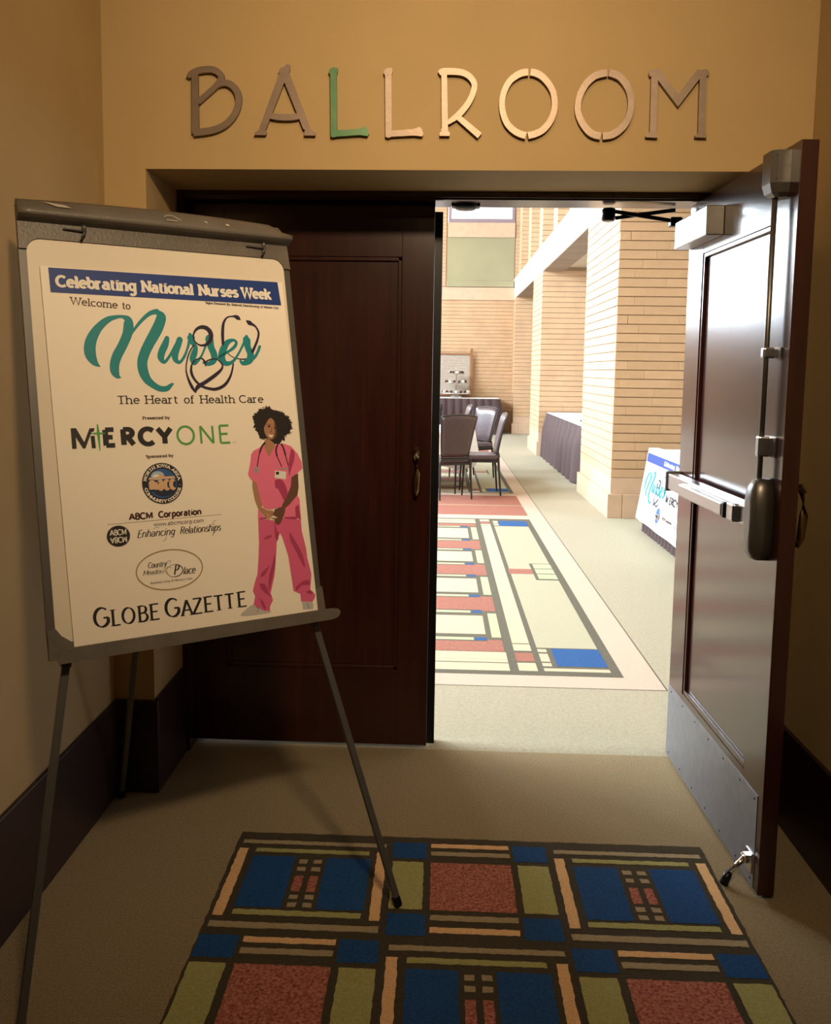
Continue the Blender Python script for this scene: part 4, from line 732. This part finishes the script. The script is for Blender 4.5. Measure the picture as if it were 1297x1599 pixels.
p.text('Welcome', 'slab', 108, 165, 226, 20, 'brown', ang=.04); p.text('to', 'slab', 235, 170.3, 258, 20, 'brown', ang=.03)
p.text('Signs Donated By: Kabrick Distributing of Mason City', 'slabb', 459, 144.3, 676, 6.4, 'black', ang=.018)
for t, a, c in (('The', 203, 262), ('Heart', 273, 363), ('of', 375, 406), ('Health', 419, 521), ('Care', 530, 604)): p.text(t, 'slab', a, 415.5, c, 22, 'black')
p.text('Presented by', 'slabb', 263.5, 456, 335.5, 8.2, 'brown'); p.text('Sponsored by', 'slabb', 263.4, 555, 336.4, 8.2, 'brown')
p.done('black_lettering', po)
p = Print(pl); q2 = Print(pl); q3 = Print(pl)
rr = random.Random(5)
for kind, m, lay, sm, pts in PRINT:
    t_ = p if m == 'teal' else (q2 if m == 'navy' else q3)
    if m == 'navy' and lay == .5: lay = .6
    if kind == 'S': t_.stroke(pts, m, lay, bool(sm))
    elif kind == 'P': t_.poly(catmull(pts + [pts[0]], 4)[:-1] if sm else pts, m, lay)
    else:
        q = catmull(pts + [pts[0]], 7)[:-1]; cx = sum(a for a, _ in q) / len(q); cy = sum(c for _, c in q) / len(q)
        q = [(cx + (a - cx) * k, cy + (c - cy) * k) for (a, c) in q for k in [1 + rr.uniform(-.05, .07)]]
        t_.poly(q, m, lay)
        for _ in range(70):
            i = rr.randrange(len(q)); x, y = q[i]; t_.disc(x, y, rr.uniform(.9, 2.3), rr.uniform(.9, 2.3), m, lay + .02 + .002 * _, 7)
p.done('teal_script_word', po); q2.done('stethoscope_drawing', po); q3.done('nurse_picture', po, label='printed picture of a smiling nurse with curly black hair in pink scrubs, hands clasped')
p = Print(pl)
for k_, a, c in (('E', 157.5, 198), ('R', 201.5, 246.5), ('C', 247.0, 297), ('Y', 292.5, 342)): p.text(k_, 'bold', a, 525.2, c, 51.5, 'black')
p.poly([(86.3, 473.8), (97, 473.8), (97, 524.8), (86.3, 524.8)], 'black'); p.poly([(86.3, 473.8), (99, 473.8), (116, 509), (131, 475), (143, 475), (141, 483), (135, 485), (117.5, 524.8), (112, 524.8), (96, 495)], 'black', 1.3); p.poly([(132, 494), (142, 494), (142.5, 525), (133, 525)], 'black', 1)
for k_, a, c in (('O', 346.4, 400), ('N', 406, 456), ('E', 459, 500)): p.text(k_, 'thin', a, 525.6, c, 52.5, 'green')
p.poly([(149.2, 465), (152, 465), (155, 488), (153, 532), (151, 532), (147.5, 488)], 'green', 1.6); p.poly([(134, 487), (150, 485.5), (168, 487), (168, 489.5), (150, 491), (134, 489.5)], 'green', 1.7)
p.text('SM', 'mid', 501, 524.3, 514, 3.6, 'gold')
p.done('sponsor_name', po)
p = Print(pl); sx_, sy_, sr = 301.3, 621.4, 53
p.disc(sx_, sy_, sr, sr, 'black', 1, 56); p.ring(sx_, sy_, sr - .8, sr - .8, .9, 'grey', 1.4); p.disc(sx_, sy_, 37.5, 37.5, 'sealblue', 1.8, 48); p.disc(sx_ + 3, sy_ + 16, 28, 18, 'sealdark', 2.0, 32); p.disc(sx_ - 11, sy_ - 20, 17, 12, 'sealsky', 2.1, 32); p.disc(sx_ - 14, sy_ - 18, 9, 6, 'paperwhite', 2.2, 24)
p.poly([(266, 610), (335, 610.5), (334, 604), (308, 604), (299, 595), (290, 604), (268, 605)], 'sealtan', 2.5); p.poly([(264, 612), (336, 612.5), (334, 641), (268, 642)], 'sealdark', 2.4)
for i, (ch, a, c) in enumerate((('n', 268, 281), ('I', 283, 287), ('a', 290, 303), ('c', 305, 318), ('c', 320, 334))): p.text(ch, 'bold', a, 640, c, 38 if ch != 'I' else 26, 'sealtan', 2.8)
p.text('NORTH IOWA AREA', 'slabb', 0, 0, 118, 8.2, 'paperwhite', 2, curve=(sx_, sy_, 41.3, -math.pi / 2 + .02, 1)); p.text('COMMUNITY COLLEGE', 'slabb', 0, 0, 132, 8.0, 'paperwhite', 2, curve=(sx_, sy_, 49.3, math.pi / 2 + .02, -1))
for a in (.18, 2.98): p.disc(sx_ + 45 * math.cos(a - .05), sy_ + 45 * math.sin(a - .05), 1.2, 1.2, 'paperwhite', 2.2, 10)
p.done('college_seal', po, label='round black and blue seal with white ring lettering')
p = Print(pl)
p.text('ABCM', 'sansb', 208, 709.5, 271, 18.5, 'brown'); p.text('Corporation', 'sansb', 283, 709.5, 399, 18.5, 'brown')
p.stroke([(155, 715, .8), (451, 712.4, .8)], 'brown', 1, False); p.text('www.abcmcorp.com', 'sans', 270, 729.3, 402, 11, 'brown')
p.text('Enhancing', 'ital', 224, 754.5, 322, 19, 'black'); p.text('Relationships', 'ital', 334, 754.5, 446, 19, 'black')
p.stroke([(300, 757, .9), (296, 765, 1.2), (288, 768, .7)], 'black', 1); p.stroke([(268, 735, .8), (276, 732, .8), (283, 734, .8)], 'black', 1); p.stroke([(428, 754, 1.2), (422, 766, 1.6)], 'black', 1); p.stroke([(436, 726, .7), (428, 730, 1), (421, 742, .8)], 'black', 1)
p.disc(180, 745.5, 28, 25.5, 'black', 1, 40); p.ring(180, 745.5, 28.6, 26, .7, 'grey', 1.3)
p.text('ABCM', 'mid', 159, 743.6, 201, 15, 'paperwhite', 1.6); p.text('ABCM', 'mid', 159, 747.4, 201, 15, 'paperwhite', 1.6, flip=True)
p.done('care_company_lettering', po)
p = Print(pl); p.ring(301.6, 841.5, 85.5, 50, 3.2, 'gold', 1, 72)
p.text('Country', 'ital', 245, 832.5, 294, 14.5, 'black'); p.text('Meadow', 'ital', 231, 849, 286, 12.5, 'black'); p.text('P', 'ital', 309, 856.5, 323, 26, 'black', 1.3); p.text('lace', 'ital', 333, 857.5, 367, 19, 'black')
p.ring(314, 845.5, 21.5, 15.8, 1.1, 'black', 1); p.stroke([(296, 852, .8), (290, 846, .9), (291, 838, .8), (299, 834, .7), (306, 838, .7)], 'black'); p.stroke([(289, 827, .7), (296, 821, .9), (303, 819, 1), (305, 823, .7), (300, 826, .6)], 'black'); p.stroke([(322, 832, .8), (332, 838, 1.6), (334, 848, 1.6), (324, 858, .8), (312, 860, .7)], 'black', 1.2)
p.text('Assisted Living & Memory Care', 'ital', 247, 872.6, 357, 6.2, 'black')
p.done('oval_logo', po, label='gold oval ring round small script lettering')
p = Print(pl)
for ch, a, c, v, h in (('G', 103, 145.5, 961.5, 48), ('L', 144, 172, 962, 39.5), ('O', 170.5, 206.5, 962, 40), ('B', 209, 239.5, 962, 40), ('E', 238, 270, 961.5, 40), ('G', 278, 321.5, 961, 47.5), ('A', 320, 353.5, 962, 40), ('Z', 348, 381, 961.5, 40), ('E', 379, 411, 961, 40), ('T', 406, 438, 960.5, 40), ('T', 436, 469, 960, 40), ('E', 471, 504, 960, 40)):
    p.text(ch, 'roman', a, v, c, h, 'black')
p.done('newspaper_name', po, label='tall black roman capitals')
# ================================================================ TABLES
skirtm = mat('brown_table_skirt', (.056, .031, .031), .8, var=.08, scale=30)
linen = mat('white_linen', (.80, .79, .76), .8, var=.02, scale=12)
def skirted_table(label, x0, y0, x1, y1, h, group=None, flare=.05, pitch=.085, top=linen):
    t = thing('buffet_table', label, 'table', ((x0 + x1) / 2, (y0 + y1) / 2, 0), group)
    b = B(); b.box(x0 - .004, y0 - .004, h - .012, x1 + .004, y1 + .004, h, .004); obj('table_top', b, top, t)
    b = B(); path = []
    cs = [(x0, y0), (x1, y0), (x1, y1), (x0, y1), (x0, y0)]
    nr = [(0, -1), (1, 0), (0, 1), (-1, 0)]
    for i in range(4):
        (ax, ay), (cx, cy) = cs[i], cs[i + 1]; l = math.hypot(cx - ax, cy - ay); n = max(8, int(l / pitch) * 8)
        for k in range(n):
            path.append((ax + (cx - ax) * k / n, ay + (cy - ay) * k / n, nr[i], k / 8))
    rows = []
    rr = random.Random(int(x0 * 100))
    ph = [rr.uniform(-.25, .25) for _ in range(2000)]
    for zi in range(7):
        f = zi / 6; z = (h - .008) * (1 - f) + .012 * f; row = []
        for (x, y, (nx, ny), s) in path:
            amp = .004 + min(.045, pitch * .20) * min(1, f * 2.2 + .2); d = amp * (2 * abs(math.sin(math.pi * (s + .12 * f * math.sin(s * .9)))) ** .7 - 1) + flare * f + .004 + amp
            row.append(b.bm.verts.new((x + nx * d, y + ny * d, z)))
        rows.append(row)
    m_ = len(path)
    for i in range(6):
        for k in range(m_): f = b.bm.faces.new((rows[i][k], rows[i][(k + 1) % m_], rows[i + 1][(k + 1) % m_], rows[i + 1][k])); f.smooth = True
    obj('pleated_skirt', b, skirtm, t)
    for x in (x0 + .08, x1 - .08):
        for y in (y0 + .08, y1 - .08):
            b = B(); b.tube([(x, y, .0), (x, y, h - .015)], .014, 8); obj('leg', b, blackm, t)
    return t
skirted_table('white topped buffet table with brown pleated skirt between the two nearest piers', 1.93, 9.03, 2.69, 13.2, .785, flare=.03, pitch=.42)
skirted_table('brown skirted table by the open door, carrying a white banner', 2.05, 3.62, 2.77, 5.54, .79, flare=.055, pitch=.12)
skirted_table('brown skirted table against the far end wall, with tiered trays', -1.6, 18.53, 1.42, 19.36, .86, flare=.03, pitch=.17)
# banner draped over the near table
bt = thing('event_banner', 'white banner with teal script and blue band draped over the skirted table by the door', 'banner', (1.97, 4.6, .79))
bmat = mat('banner_vinyl', (.84, .84, .83), .45)
b = B()
def bn(s, v, d=0):                                              # s along the table from its far corner, v down from the top edge
    f = max(0, v) / .68
    y = 5.56 + .13 * f - s; x = 1.992 - .072 * f - d + .004 * math.sin(s * 9 + f * 3) * f
    return (x, y, .800 - v if v > 0 else .8005)
G = 24; grid = [[b.bm.verts.new(bn(1.86 * i / G, .69 * k / 8)) for k in range(9)] for i in range(G + 1)]
for i in range(G):
    for k in range(8): f = b.bm.faces.new((grid[i][k], grid[i + 1][k], grid[i + 1][k + 1], grid[i][k + 1])); f.smooth = True
tg = [[b.bm.verts.new((1.992 + .09 * k / 3, 5.56 - 1.86 * i / G, .8005 + .001 * math.sin(i * 1.7 + k))) for k in range(4)] for i in range(G + 1)]
for i in range(G):
    b.bm.faces.new((grid[i][0], tg[i][0], tg[i + 1][0], grid[i + 1][0]))
    for k in range(3): b.bm.faces.new((tg[i][k], tg[i + 1][k], tg[i + 1][k + 1], tg[i][k + 1]))
bo = obj('banner_sheet', b, bmat, bt); sol = bo.modifiers.new('s', 'SOLIDIFY'); sol.thickness = .0015
bp = lambda s, v, d: bn(s, v, .003 + d)
p = Print(bp, 1, .0008)
K6 = lambda s0, s1, v0_, v1_: [(s0 + (s1 - s0) * i / 16, v0_) for i in range(17)] + [(s1 - (s1 - s0) * i / 16, v1_) for i in range(17)]
for i in range(16):
    a, c = .02 + 1.80 * i / 16, .02 + 1.80 * (i + 1) / 16
    p.poly([(a, .042), (c, .042), (c, .125), (a, .125)], 'bandb' if 'bandb' in PK else 'band', 1)
for t_, a, c in (('Celebrating', .66, 1.02), ('National', 1.06, 1.32), ('Nurses', 1.36, 1.56), ('Week', 1.60, 1.76)): p.text(t_, 'slabb', a, .103, c, .042, 'paperwhite', 2)
tk = 0
for kind, m, lay, sm, pts in PRINT:
    if m in ('teal', 'navy') and kind == 'S': p.stroke([(.10 + (x - 130) / 430 * .72, .215 + (y - 190) / 215 * .30, w_ / 430 * .72) for x, y, w_ in pts], m, lay + 1, True)
p.text('M', 'bold', .93, .40, 1.02, .075, 'black', 1); p.text('ERCY', 'bold', 1.05, .40, 1.33, .075, 'black', 1); p.text('ONE', 'thin', 1.34, .40, 1.58, .075, 'green', 1)
p.disc(.785, .545, .085, .085, 'black', 1, 40); p.disc(.785, .545, .062, .062, 'sealblue', 2, 36); p.poly([(.73, .53), (.84, .53), (.84, .575), (.73, .575)], 'sealtan', 3)
p.text('NORTH IOWA AREA', 'slabb', 0, 0, .19, .013, 'paperwhite', 2.5, curve=(.785, .545, .067, -math.pi / 2, 1)); p.text('COMMUNITY COLLEGE', 'slabb', 0, 0, .20, .013, 'paperwhite', 2.5, curve=(.785, .545, .080, math.pi / 2, -1))
p.text('niacc', 'bold', .735, .572, .835, .05, 'black', 4)
p.text('ABCM Corporation', 'sansb', .95, .55, 1.25, .03, 'brown', 1); p.text('The Heart of Health Care', 'slab', .25, .56, .60, .022, 'black', 1)
p.text('GLOBE GAZETTE', 'roman', 1.32, .56, 1.76, .05, 'black', 1)
p.done('banner_print', bt)
# round table and its cloth
RTX, RTY = -.45, 8.85
t = thing('round_table', 'round banquet table under a white cloth inside the ballroom', 'table', (RTX, RTY, 0))
b = B(); b.lathe([(.90, .705), (.905, .712), (.905, .735), (.90, .742)], (RTX, RTY, 0), 48); obj('table_top', b, mat('birch_ply', (.4, .28, .15), .6), t)
for sx in (-1, 1):
    for sy in (-1, 1):
        b = B(); b.tube([(RTX + sx * .45, RTY + sy * .4, 0), (RTX + sx * .45, RTY + sy * .4, .705)], .014, 8); obj('leg', b, blackm, t)
b = B(); rows = []
for r, z in ((0.001, .7485), (.6, .7485), (.895, .7485), (.915, .744), (.925, .72), (.935, .62), (.95, .50), (.965, .40), (.975, .33)):
    f = max(0, (.744 - z) / .42); row = []
    for k in range(96):
        a = 2 * math.pi * k / 96; rr_ = r + f * .035 * math.sin(a * 11) + f * .015 * math.sin(a * 23 + 1); zz = z + (f > .9) * .06 * math.sin(a * 4 + 1.0)
        row.append(b.bm.verts.new((RTX + rr_ * math.cos(a), RTY + rr_ * math.sin(a), zz)))
    rows.append(row)
for i in range(len(rows) - 1):
    for k in range(96): f = b.bm.faces.new((rows[i][k], rows[i][(k + 1) % 96], rows[i + 1][(k + 1) % 96], rows[i + 1][k])); f.smooth = True
cl_ = obj('tablecloth', b, linen); sol = cl_.modifiers.new('s', 'SOLIDIFY'); sol.thickness = .002; tag(cl_, 'white tablecloth falling in folds from the round table', 'tablecloth')
# ================================================================ CHAIRS
vinyl = mat('plum_brown_vinyl', (.050, .030, .032), .34, var=.08, scale=30, bump=.05, bscale=200, coat=.1)
cmet = mat('dark_chair_metal', (.030, .025, .024), .35, metal=.5)
def make_chair(label):
    t = thing('banquet_chair', label, 'chair', (0, 0, 0), 'banquet chairs round the table')      # faces +y, origin under seat centre
    b = B(); P = []
    for z, k in ((.430, .97), (.450, 1), (.480, 1), (.495, .95)): P.append([b.bm.verts.new((x * k * (.225 + .01 * (y > 0)) / .225, y * k, z)) for x, y in rrect(-.225, -.215, .225, .225, .06, 5)])
    m_ = len(P[0])
    for i in range(3):
        for k in range(m_): f = b.bm.faces.new((P[i][k], P[i][(k + 1) % m_], P[i + 1][(k + 1) % m_], P[i + 1][k])); f.smooth = True
    b.bm.faces.new(P[0]); f = b.bm.faces.new(P[-1]); obj('seat', b, vinyl, t)
    b = B(); rows = []                                            # tapered crowned backrest, wider at the top
    for j in range(11):
        f_ = j / 10; z = .50 + .47 * f_; hw = .165 + .055 * f_
        y = -.215 - .10 * f_ ** 1.3; row = []
        for i in range(9):
            u = -1 + 2 * i / 8; zz = z + (.022 * (1 - u * u)) * f_; row.append((u * hw, y + .018 * u * u, zz))
        rows.append(row)
    F = [[b.bm.verts.new((x, y + (.030 if 0 < i < 8 and 0 < j < 10 else .012), z)) for i, (x, y, z) in enumerate(r)] for j, r in enumerate(rows)]
    Bk = [[b.bm.verts.new((x, y - .016, z)) for x, y, z in r] for r in rows]
    for S_ in (F, Bk):
        for j in range(10):
            for i in range(8): f = b.bm.faces.new((S_[j][i], S_[j][i + 1], S_[j + 1][i + 1], S_[j + 1][i])); f.smooth = True
    for j in range(10):
        for i in (0, 8): b.bm.faces.new((F[j][i], F[j + 1][i], Bk[j + 1][i], Bk[j][i]))
    for i in range(8):
        for j in (0, 10): b.bm.faces.new((F[j][i], F[j][i + 1], Bk[j][i + 1], Bk[j][i]))
    obj('backrest', b, vinyl, t)
    b = B()
    b.tube([(rows[j][0][0] - .004, rows[j][0][1] - .004, rows[j][0][2]) for j in range(11)] + [(rows[10][i][0], rows[10][i][1] - .004, rows[10][i][2] + .006) for i in range(9)] + [(rows[j][8][0] + .004, rows[j][8][1] - .004, rows[j][8][2]) for j in range(10, -1, -1)], .011, 8)
    obj('back_frame', b, cmet, t)
    b = B(); b.box(-.222, -.212, .405, .222, .222, .432, .006); b.beam((-.185, -.222, .475), (.185, -.222, .475), .02, .02); obj('seat_frame', b, cmet, t)
    for s in (-1, 1):
        b = B(); b.tube([(s * .172, -.215, .52), (s * .195, -.212, .42), (s * .205, -.245, .02), (s * .205, -.248, .0)], [.013, .015, .011, .010], 8); obj('leg', b, cmet, t)
        b = B(); b.tube([(s * .205, .205, .42), (s * .212, .225, .0)], [.015, .010], 8); obj('leg', b, cmet, t)
    return t
chs = [(.105, 7.62, 'brown chair nearest the doors, its back to the viewer', None), (.50, 8.02, 'chair seen side-on at the right of the round table', math.pi / 2 + .05), (.46, 9.66, 'chair facing the viewer from behind the table, its back shining pale lilac', None),
       (.16, 10.55, 'far chair seen narrowly edge-on behind the round table', math.pi / 2 + .1), (-.16, 11.3, 'dark far chair half hidden by the closed door, its back to the viewer', -.1)]
proto = None
for x, y, lab, f_ in chs:
    r = f_ if f_ is not None else math.atan2(RTY - y, RTX - x) - math.pi / 2
    if proto is None: proto = o = make_chair(lab)
    else: o = copy_tree(proto)
    o.location = (x, y, 0); o.rotation_euler = (0, 0, r); o['label'] = lab
# ================================================================ THINGS ON THE FAR TABLE
silver = mat('silver_plate', (.70, .68, .66), .2, metal=.9)
SX, SY, SZ = .385, 18.95, .861
t = thing('tiered_tray', 'three tier silver tray stand on the far buffet table', 'stand', (SX, SY, SZ))
b = B(); b.lathe([(.16, 0), (.17, .012), (.10, .05), (.06, .07), (.05, .10)], (SX, SY, SZ), 32); b.lathe([(.012, .1), (.012, .66), (.022, .68), (.004, .73)], (SX, SY, SZ), 12); obj('stem', b, silver, t)
tiers = ((.37, .10), (.30, .345), (.215, .565))
for r, z in tiers:
    b = B(); b.lathe([(.02, z), (r * .93, z), (r, z + .018), (r * 1.01, z + .014), (r * .93, z - .008), (.02, z - .008)], (SX, SY, SZ), 40); obj('tray', b, silver, t)
def cup(dark, lab, x, y, z, grp):
    b = B(); b.lathe([(.026, 0), (.034, .048), (.035, .05), (.030, .058), (.016, .072), (.002, .078)], (0, 0, 0), 12)
    o = obj('cupcake', b, mat('chocolate_case', (.07, .03, .02), .6) if dark else mat('white_case', (.75, .70, .62), .6)); tag(o, lab, 'cupcake', grp); o.location = (x, y, z); return o
pc = {}
tn = ('bottom', 'middle', 'top'); ORD = 'first second third fourth fifth sixth seventh eighth ninth tenth eleventh twelfth thirteenth fourteenth fifteenth sixteenth'.split()
for ti, (r, z) in enumerate(tiers):
    n = (16, 13, 10)[ti]; tier = []
    for k in range(n):
        a = 2 * math.pi * (k + .35 * ti) / n; dk = (k * 7 + ti) % 3 != 0
        if math.sin(a) > .35: continue
        if dk not in pc: o = pc[dk] = cup(dk, '', 0, 0, 0, '')
        else: o = pc[dk].copy(); C.objects.link(o)
        o.location = (SX + (r - .062) * math.cos(a), SY + (r - .062) * math.sin(a), SZ + z + .0015)
        tier.append((o.location.x, dk, o))
    tier.sort(key=lambda q: q[0])
    for i_, (_x, dk, o) in enumerate(tier):
        o['label'] = '%s cupcake, %s from the left on the %s tier of the silver stand' % ('dark chocolate' if dk else 'white', ORD[i_], tn[ti]); o['group'] = 'cupcakes on the %s tier' % tn[ti]
b = B(); b.lathe([(.02, 0), (.23, .0), (.28, .02), (.285, .024), (.22, .008), (.02, .008)], (.14, 18.66, SZ), 40)
for v in b.bm.verts: v.co.y = 18.66 + (v.co.y - 18.66) * .36
tag(obj('oval_platter', b, silver), 'oval silver platter lying in front of the tiered stand', 'platter')
t = thing('framed_screen', 'brown wooden framed wire display screen behind the tiered trays', 'screen', (.1, 19.40, .861))
brn = mat('brown_wood_frame', (.20, .085, .03), .5, col2=(.28, .12, .045), scale=6, stretch=(4, 4, .5))
for x in (-.84, .765):
    b = B(); b.box(x - .035, 19.37, .861, x + .035, 19.41, 2.03, .004); b.lathe([(.02, 2.03), (.024, 2.05), (.006, 2.07)], (x, 19.39, 0), 10); obj('post', b, brn, t)
b = B(); b.box(-.84, 19.375, 1.90, .765, 19.405, 1.94, .003); obj('rail', b, brn, t)
b = B(); b.box(-.84, 19.375, .90, .765, 19.405, .93, .003); obj('rail', b, brn, t)
b = B()
for k in range(27): b.tube([(-.80 + k * .06, 19.39, .93), (-.80 + k * .06, 19.39, 1.90)], .003, 5, caps=False)
for k in range(16): b.tube([(-.80, 19.394, .95 + k * .062), (.74, 19.394, .95 + k * .062)], .003, 5, caps=False)
obj('wire_grid', b, mat('pale_wire', (.55, .5, .44), .4, metal=.4), t)['kind'] = 'stuff'
b = B(); b.box(-.80, 19.398, .94, .74, 19.402, 1.90); obj('backing_cloth', b, mat('grey_gauze', (.42, .36, .29), .8), t)
# drinks dispenser on the long table, partly behind the near pier
t = thing('beverage_dispenser', 'chrome and blue beverage dispenser at the near end of the long buffet table', 'dispenser', (2.0, 9.30, .786))
b = B(); b.lathe([(.07, 0), (.075, .012), (.055, .03), (.055, .05)], (2.0, 9.30, .786), 24); obj('foot', b, blackm, t)
b = B(); b.lathe([(.055, .05), (.065, .06), (.068, .10), (.060, .115)], (2.0, 9.30, .786), 24); obj('body', b, chrome, t)
b = B(); b.tube([(1.94, 9.30, .856), (1.925, 9.30, .852), (1.922, 9.30, .836)], .008, 8); obj('tap', b, blackm, t)
b = B(); b.lathe([(.06, .115), (.045, .13), (.012, .135), (.012, .15), (.004, .155)], (2.0, 9.30, .786), 24); obj('lid', b, mat('blue_lid', (.10, .25, .40), .4), t)
